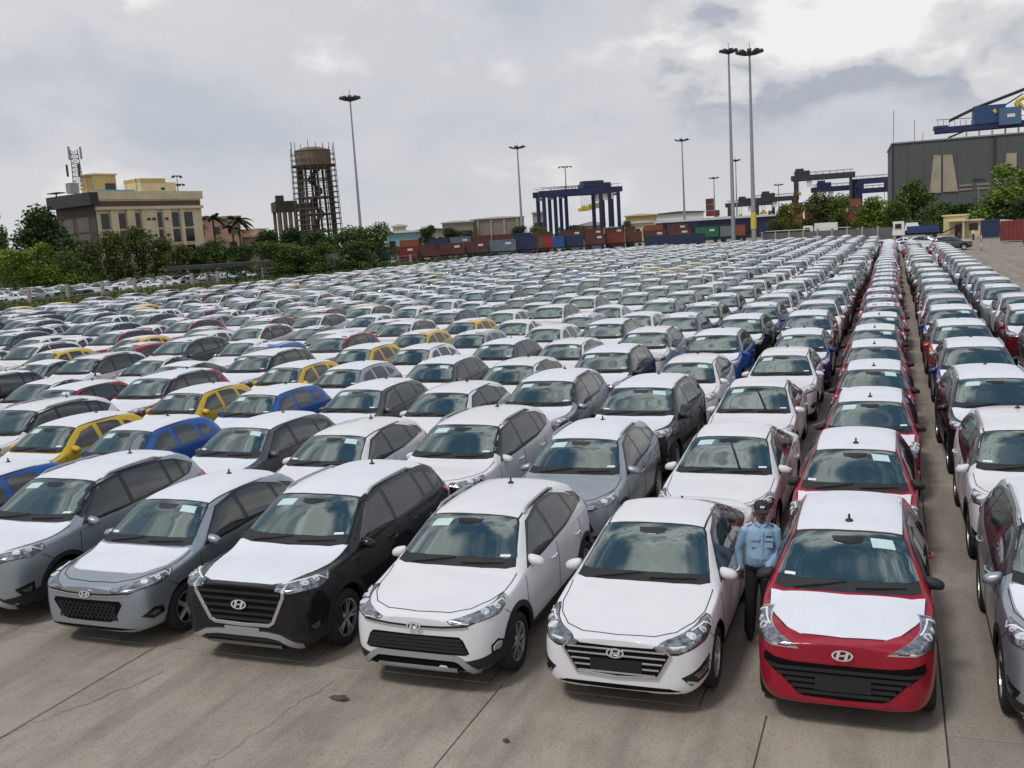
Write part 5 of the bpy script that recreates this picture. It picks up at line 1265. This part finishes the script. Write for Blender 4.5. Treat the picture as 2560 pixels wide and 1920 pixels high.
# ---------------------------------------------------------------- right: warehouse, quay crane, wall, gatehouse, trucks
s = Site(2232, 292, R(2)); t = s.thing('grey_warehouse', 'huge dark grey warehouse with beige sloping doors', 'warehouse')
zt_ = s.z(2232, 360); LW = 62.
B('wall', GREYW, t, ((LW/2, 20, zt_/2), (LW, 40, zt_))); B('roof_edge', STEELG, t, ((LW/2, 19.9, zt_+.15), (LW+.6, 40.6, .35)))
for a in range(0, 60, 4): B('wall_panel', GREYW, t, ((a+2, -.03, zt_/2), (3.92, .08, zt_-.3)))
B('corner_post', DARKR, t, ((.0, -.1, zt_/2), (.5, .3, zt_)));  B('downpipe', DARKR, t, ((s.x(2487), -.25, zt_/2), (.6, .4, zt_)))
za, zb_ = s.z(2360, 387), s.z(2360, 478)
for p in ([(2334, 388), (2353, 388), (2353, 482), (2324, 482)], [(2358, 387), (2381, 386), (2396, 478), (2358, 480)], [(2519, 382), (2545, 381), (2545, 425), (2515, 425)]):
    q = MB(); q.prism([s.l(a, b) for a, b in p][::-1], -.45, .0, 'Y'); q.build('sloping_door', BEIGE, t)
for i, (x_, hh) in enumerate(((2236, 9), (2288, 6), (2309, 2.5))): T('roof_rod', DSTEEL, t, ([(s.x(x_), 3, zt_), (s.x(x_), 3, zt_+hh)], .07), n=4)
for k in range(4): B('louvre', TAN, t, ((s.x(2415)+k*4.2, -.2, s.z(2430, 462)), (3.2, .2, .5)), ((s.x(2415)+k*4.2, -.2, s.z(2430, 472)), (3.2, .2, .5)))
s = Site(2350, 420, R(3)); t = s.thing('quay_crane', 'blue quay crane with yellow apex above the warehouse', 'crane')
def L3(px, py, y=0): a, z = s.l(px, py); return (a, y, z)
xa, zq = s.l(2338, 322); xb = s.x(2640); zg = s.z(2450, 316)
B('boom', NAVY, t, (((xa+xb)/2, 0, zg), (xb-xa, 1.0, 2.0)), (((xa+xb)/2, 7, zg), (xb-xa, 1.0, 2.0))); B('boom_end', BLUEP, t, ((xa+2, 3.5, zg+1.0), (5, 8, 1.2)))
T('boom_rail', DSTEEL, t, ([L3(2340, 300), L3(2640, 282)], .12), *[([L3(2345+k*14, 317), L3(2345+k*14, 300)], .08) for k in range(10)], n=4)
B('machinery_house', BLUEP, t, ((s.x(2472), 3.5, s.z(2472, 287)), (s.x(2512)-s.x(2432), 8, 7.2))); B('control_house', mat('crane_blue_light', (.07, .13, .24), .5), t, ((s.x(2522), 0, s.z(2522, 290)), (7.4, 6, 6.2))); B('house_window', WHITEP, t, ((s.x(2524), -3.05, s.z(2524, 289)), (2.6, .12, 1.2)))
T('forestay', DSTEEL, t, ([L3(2375, 300), L3(2440, 268), L3(2600, 205)], .4), ([L3(2375, 300, 7), L3(2440, 268, 7), L3(2600, 205, 7)], .4))
T('backstay', YELP, t, ([L3(2438, 318), L3(2498, 272)], .5), ([L3(2485, 280), L3(2492, 276)], 1.1)); T('stay', DSTEEL, t, ([L3(2370, 345), L3(2440, 315)], .35), ([L3(2498, 272), L3(2560, 232)], .25))
T('apex_frame', YELP, t, ([L3(2545, 300), L3(2546, 250), L3(2590, 230)], .8), ([L3(2546, 250), L3(2590, 300)], .6), ([L3(2546, 250, 6), L3(2560, 300, 6)], .6))
for k in range(9): B('girder_strut', mat('crane_grey', (.3, .32, .35), .5), t, ((s.x(2415)+k*4.4, -.2, zg-3.0), (.6, .4, 3.2)))
B('lower_girder', NAVY, t, ((s.x(2500), 0, zg-4.8), (36, 1.4, 1.2)))
for px_ in (2420, 2540): B('leg', NAVY, t, ((s.x(px_), 1.5, (zg-4)/2), (1.8, 1.8, zg-4)), ((s.x(px_), 18, (zg-4)/2), (1.8, 1.8, zg-4)))
# grey panel wall at the far end
a0, a1 = at(1880, 612, z=0), at(2250, 590, z=0)
s = Site(1905, 212, 0); p0 = at(1905, hor(1905), d=208); p1 = at(2235, hor(2235), d=196); p0.z = p1.z = 0
wl_ = thing('panel_wall', 'low grey panel wall with pale posts at the far end', 'wall', p0, math.atan2(p1.y-p0.y, p1.x-p0.x)); LL = (p1-p0).length; npn = 9
WALLM = mat('wall_panel_grey', (.12, .12, .125), .85, vary=.2, scale=.8)
for k in range(npn):
    B('panel', WALLM, wl_, ((LL*(k+.5)/npn, 0, 1.05), (LL/npn-.3, .14, 2.1))); B('post', POST, wl_, ((LL*k/npn, -.02, 1.2), (.32, .3, 2.5)))
B('coping', WROOF, wl_, ((LL*.36, 0, 2.5), (LL*.66, .6, .12)))
s = Site(2404, 178, R(-6)); t = s.thing('gatehouse', 'small pale yellow gatehouse with flat roof and dark doorway', 'building'); x0, x1, x2 = s.x(2358), s.x(2413), s.x(2450); hz_, hz2 = s.z(2385, 540), s.z(2430, 552)
B('wall', mat('pale_yellow_wall', (.58, .50, .27), .85, vary=.12, scale=.8), t, (((x0+x1)/2, 2.5, hz_/2), (x1-x0, 5, hz_)), (((x1+x2)/2, 2.8, hz2/2), (x2-x1, 4.6, hz2)))
B('roof', CREAM, t, (((x0+x1)/2, 2.5, hz_+.1), (x1-x0+.5, 5.5, .22)), (((x1+x2)/2, 2.7, hz2+.1), (x2-x1+.6, 5.4, .2))); B('porch_roof', CREAM, t, ((s.x(2398), -.7, 2.75), (3.2, 1.6, .18)))
B('door', WIN, t, ((s.x(2396), -.03, 1.1), (1.0, .1, 2.1))); B('window', WIN, t, ((s.x(2434), .45, 1.7), (1.3, .12, 1.1))); T('porch_post', CREAM, t, ([(s.x(2413)-.1, -1.3, 0), (s.x(2413)-.1, -1.3, 2.7)], .12)); B('stair', DSTEEL, t, dict(c=(s.x(2378), -.5, 1.5), d=(3.6, .3, .18), ry=R(-25)))
cont(2452, 2500, 560, 168, 'navy', 'dark blue container between gatehouse and red containers', z=.1, trailer=False)
for k, (px_, d_, lb) in enumerate(((2530, 146, 'left red container at the right edge of the lot'), (2588, 130, 'right red container cut by the right edge'))):
    cont(px_-34, px_+34, 555, d_, 'red', lb, z=.15, trailer=False, phi=R(-24))
shed(2455, 2560, 549, 196, DARKR, WROOF, 'dark open shelter behind the red containers', depth=6)
p = at(2453, 626, z=0); t = thing('barrier_post', 'slim red and white barrier post on the open concrete', 'post', p)
for k in range(5): T('band', mat('post_red', (.45, .05, .04), .6) if k % 2 == 0 else WHITEP, t, ([(0, 0, k*.42), (0, 0, k*.42+.42)], .045), n=8)
B('base', mat('post_red', (.45, .05, .04), .6), t, ((0, 0, .05), (.36, .36, .1)))
def truck(px, d, phi, cabm, bedm, L, label, covered=False):
    s = Site(px, d, phi); t = s.thing('truck', label, 'truck', 'trucks behind the far wall')
    B('cab', cabm, t, dict(c=(-L/2+1.0, 1.2, 1.9), d=(2.0, 2.4, 2.4), taper=.88)); B('windshield', WIN, t, ((-L/2+.05, 1.2, 2.3), (.12, 2.0, .9))); B('cab_window', WIN, t, ((-L/2+.9, -.02, 2.3), (1.0, .1, .8)))
    B('chassis', DSTEEL, t, ((0, 1.2, .75), (L, 1.0, .3)))
    if covered: B('cargo_box', bedm, t, ((1.1, 1.2, 2.2), (L-2.4, 2.4, 2.6)))
    else: B('bed', bedm, t, ((1.1, 1.2, 1.2), (L-2.4, 2.4, .5))); B('side_board', bedm, t, ((1.1, .02, 1.75), (L-2.4, .08, .8))); B('cargo', WHITEP, t, dict(c=(-.6, 1.2, 2.1), d=(2.6, 2.0, 1.3), taper=.7))
    for x in (-L/2+1.0, L/2-1.9, L/2-.8):
        q = MB(); q.lathe([(.01, -.02), (.46, -.02), (.5, .1), (.5, .3), (.01, .32)], 12, 'Z'); me = q.mesh('wheel', RUBBER); me.transform(Matrix.Translation((x, .1, .5)) @ Matrix.Rotation(R(-90), 4, 'X')); obj('wheel', me, t)
truck(2290, 188, R(4), WHITEP, BLUEP, 7.6, 'blue flatbed truck behind the far end of the red column')
truck(2050, 212, R(-4), WHITEP, WHITEP, 6.8, 'white covered truck behind the grey panel wall', True)
truck(1240, 262, R(3), WHITEP, WHITEP, 8.0, 'white truck among the containers near the light mast', True)
# ---------------------------------------------------------------- people
SKIN = mat('dark_skin', (.165, .088, .062), .55, vary=.12, scale=30); SHOE = mat('black_leather', (.015, .012, .011), .35)
def fabric(name, c): return mat(name, c, .85, vary=.12, scale=18, bump=.25, bscale=26)
def _ell(q, c, r_, n=12, m_=8):
    V = []; F = []
    for i in range(m_+1):
        ph = math.pi*i/m_
        for j in range(n): th = 2*math.pi*j/n; V.append((c[0]+r_[0]*math.sin(ph)*math.cos(th), c[1]+r_[1]*math.sin(ph)*math.sin(th), c[2]+r_[2]*math.cos(ph)))
    for i in range(m_):
        for j in range(n): F.append((i*n+j, (i+1)*n+j, (i+1)*n+(j+1) % n, i*n+(j+1) % n))
    q.add(V, F)
def _loft(q, rings, n=16):
    V = []; F = []
    for (x, y, z, rx, ry) in rings:
        for j in range(n): th = 2*math.pi*j/n; V.append((x+rx*math.cos(th), y+ry*math.sin(th), z))
    for i in range(len(rings)-1):
        for j in range(n): F.append((i*n+j, i*n+(j+1) % n, (i+1)*n+(j+1) % n, (i+1)*n+j))
    F += [tuple(range(n))[::-1], tuple((len(rings)-1)*n+j for j in range(n))]; q.add(V, F)
def person_mesh():
    q = MB()
    _loft(q, [(0, 0, .80, .12, .10), (0, 0, .84, .165, .125), (0, -.02, .92, .178, .155), (0, -.03, 1.0, .182, .168), (0, -.02, 1.10, .182, .15), (0, -.005, 1.22, .196, .13), (0, 0, 1.31, .19, .112), (0, .005, 1.36, .13, .09), (0, .005, 1.40, .065, .065), (0, .0, 1.46, .058, .06)])
    _ell(q, (0, -.012, 1.52), (.078, .096, .118)); _ell(q, (0, -.045, 1.455), (.055, .058, .05)); _ell(q, (0, -.112, 1.505), (.015, .022, .028)); _ell(q, (.08, 0, 1.51), (.012, .022, .032)); _ell(q, (-.08, 0, 1.51), (.012, .022, .032))
    legs = (((.088, .0, .86), (.10, -.03, .47), (.105, .03, .10)), ((-.088, 0, .86), (-.105, -.07, .47), (-.11, -.07, .10)))
    arms = (((.19, 0, 1.30), (.235, -.02, 1.07), (.075, -.22, .90)), ((-.19, 0, 1.30), (-.262, .06, 1.05), (-.225, .05, .80)))
    for a, b, c in legs:
        m1 = [(a[i]+b[i])/2 for i in range(3)]; m2 = [(b[i]+c[i])/2 for i in range(3)]
        q.tube([a, m1, b, m2, c, (c[0], c[1], .055)], [.098, .092, .076, .076, .070, .070], 12)
        q.tube([(c[0], c[1]+.06, .045), (c[0], c[1], .055), (c[0], c[1]-.09, .045), (c[0]*1.05, c[1]-.17, .035)], [.035, .05, .046, .026], 10)
    for a, b, c in arms:
        q.tube([(a[0]*.8, a[1], a[2]+.02), a, [(a[i]+b[i])/2 for i in range(3)], b, [(b[i]+c[i])/2 for i in range(3)], c], [.055, .066, .060, .054, .050, .043], 12)
        d = (Vector(c)-Vector(b)).normalized(); d = (d+Vector((0, 0, -.9))).normalized(); p = Vector(c); sd = d.cross(Vector((0, 1, 0))).normalized()
        q.tube([p-d*.02, p+d*.05, p+d*.09], [.030, .040, .034], 10, sx=.7)
        for k, ln in enumerate((.058, .070, .066, .050)):
            o = p+d*.085+sd*(k-1.5)*.018; q.tube([o, o+d*ln*.5, o+d*ln*.85+Vector((0, -.012, 0))], [.0095, .009, .008], 6)
        o = p+d*.03-sd*.03*math.copysign(1, a[0]); q.tube([o, o+d*.03-sd*.02*math.copysign(1, a[0]), o+d*.06-sd*.022*math.copysign(1, a[0])], [.012, .011, .009], 6)
    me = evaluated(q.mesh('figure', SKIN), [('REMESH', dict(mode='VOXEL', voxel_size=.0085)), ('SMOOTH', dict(iterations=4, factor=.5))])
    def seg(p, a, b):
        a, b = Vector(a), Vector(b); t = max(0, min(1, (p-a).dot(b-a)/(b-a).length_squared)); return (p-a-(b-a)*t).length
    mi = []
    for f in me.polygons:
        p = f.center; m_ = 1
        if p.z < .085: m_ = 3
        elif p.z > 1.385 and abs(p.x) < .14: m_ = 0
        else:
            da = min(min(seg(p, a, b), seg(p, b, c)) for a, b, c in arms); hand = min((p-Vector(c)).dot((Vector(c)-Vector(b)).normalized()*.5+Vector((0, 0, -.6))) if (p-Vector(c)).length < .2 and seg(p, a, b) > .07 else -1 for a, b, c in arms for _ in (0,))
            hd = max(((Vector(c)-Vector(b)).normalized()+Vector((0, 0, -.9))).normalized().dot(p-Vector(c)) if (p-Vector(c)).length < .19 and da < .19 and abs(p.x-c[0]) < .09 and abs(p.y-c[1]) < .10 else -1 for a, b, c in arms)
            arm = da < .075
            if hd > .012 and (abs(p.x) > .18 or p.y < -.15): m_ = 0
            elif arm and (abs(p.x) > .19 or p.y < -.145 or p.z > .9): m_ = 1
            elif p.z < .865: m_ = 2
        mi.append(m_)
    me.polygons.foreach_set('use_smooth', [True]*len(me.polygons)); return me, mi
PM, PMI = person_mesh()
def person(label, loc, rz, shirt, trouser, cap=None, uniform=False, scale=1.0, group=None):
    t = thing('person', label, 'person', loc, rz, group); t.scale = (scale*.93, scale*.93, scale); t.rotation_euler = (0, R(3) if uniform else 0, rz)
    me = PM.copy(); me.materials.clear()
    for m_ in (SKIN, shirt, trouser, SHOE): me.materials.append(m_)
    me.polygons.foreach_set('material_index', PMI); obj('body', me, t)
    HAIR = mat('black_hair', (.012, .010, .009), .7)
    q = MB(); _ell(q, (0, .012, 1.545), (.083, .098, .104)); me = q.mesh('hair', HAIR, True); bm = bmesh.new(); bm.from_mesh(me); bmesh.ops.delete(bm, geom=[v for v in bm.verts if v.co.z < 1.50 or (v.co.y < -.04 and v.co.z < 1.60)], context='VERTS'); bm.to_mesh(me); bm.free(); obj('hair', me, t)
    B('moustache', HAIR, t, ((0, -.113, 1.478), (.05, .012, .012)))
    EYE = mat('eye_white', (.45, .43, .4), .4)
    for sg in (-1, 1):
        q = MB(); _ell(q, (sg*.03, -.098, 1.527), (.013, .008, .007), 8, 6); e = q.build('eye', EYE, t, True); B('pupil', HAIR, e, ((sg*.03, -.1065, 1.527), (.008, .003, .008)))
    if cap:
        q = MB(); q.lathe([(.092, 1.555), (.098, 1.575), (.097, 1.61), (.082, 1.645), (.05, 1.663), (.001, 1.668)], 18, 'Z', (0, .005, 0)); V = []; n = 10
        c_ = q.build('cap', cap, t, True); q = MB()
        for k in range(n+1):
            a = R(-160+140*k/n); V += [(math.cos(a)*.095, .005+math.sin(a)*.095, 1.572), (math.cos(a)*.105, .0+math.sin(a)*.175, 1.552)]
        q.add(V, [(2*k, 2*k+1, 2*k+3, 2*k+2) for k in range(n)]); q.add([(x, y, z-.008) for x, y, z in V], [(2*k+2, 2*k+3, 2*k+1, 2*k) for k in range(n)]); q.build('brim', cap, c_, True)
        B('cap_badge', WSTICK, c_, ((0, -.094, 1.608), (.055, .012, .022)))
    if uniform:
        BELT = mat('belt_leather', (.01, .01, .012), .4)
        q = MB(); q.lathe([(1.0, -.02), (1.03, -.02), (1.03, .02), (1.0, .02)], 24); me = q.mesh('belt', BELT); me.transform(Matrix.Translation((0, -.008, .868)) @ Matrix.Diagonal((.176, .140, 1, 1))); obj('belt', me, t)
        for sg in (-1, 1):
            pk = B('pocket', shirt, t, dict(c=(sg*.085, -.142, 1.185), d=(.10, .012, .11), rx=R(-12))); B('pocket_flap', shirt, pk, dict(c=(sg*.085, -.150, 1.232), d=(.108, .014, .035), rx=R(-12)))
            B('epaulette', mat('pale_cloth', (.55, .60, .66), .8), t, dict(c=(sg*.155, .005, 1.372), d=(.10, .045, .012), ry=R(20*sg)))
        B('name_tag', mat('name_tag_dark', (.05, .015, .02), .5), t, dict(c=(.088, -.150, 1.262), d=(.085, .008, .018), rx=R(-12)))
        B('sleeve_patch', mat('patch_navy', (.012, .014, .03), .7), t, dict(c=(.272, -.03, 1.19), d=(.02, .05, .06), rz=R(-20)))
        B('shirt_placket', shirt, t, dict(c=(0, -.158, 1.17), d=(.03, .012, .30), rx=R(-11)))
        for sg in (-1, 1): B('collar', shirt, t, dict(c=(sg*.045, -.062, 1.39), d=(.07, .06, .02), ry=R(-28*sg), rx=R(25), rz=R(25*sg)))
    return t
UNI = fabric('uniform_blue', (.27, .43, .58)); TRO = fabric('navy_trousers', (.008, .009, .014)); CAPM = fabric('cap_cloth', (.028, .026, .028))
person('security guard in light blue shirt and dark cap standing between two front cars', (-1.49, 11.12, 0), R(14), UNI, TRO, CAPM, True, .955)
pa, pb = at(2398, 608, z=0), at(2433, 600, z=0)
person('far person in brown clothes standing before the gatehouse door', pa, R(160), fabric('brown_cloth', (.12, .05, .04)), fabric('dark_cloth', (.02, .02, .024)))
person('far person in white shirt beside the gatehouse window', pb, R(40), fabric('white_cloth', (.6, .6, .6)), fabric('dark_cloth', (.02, .02, .024)))
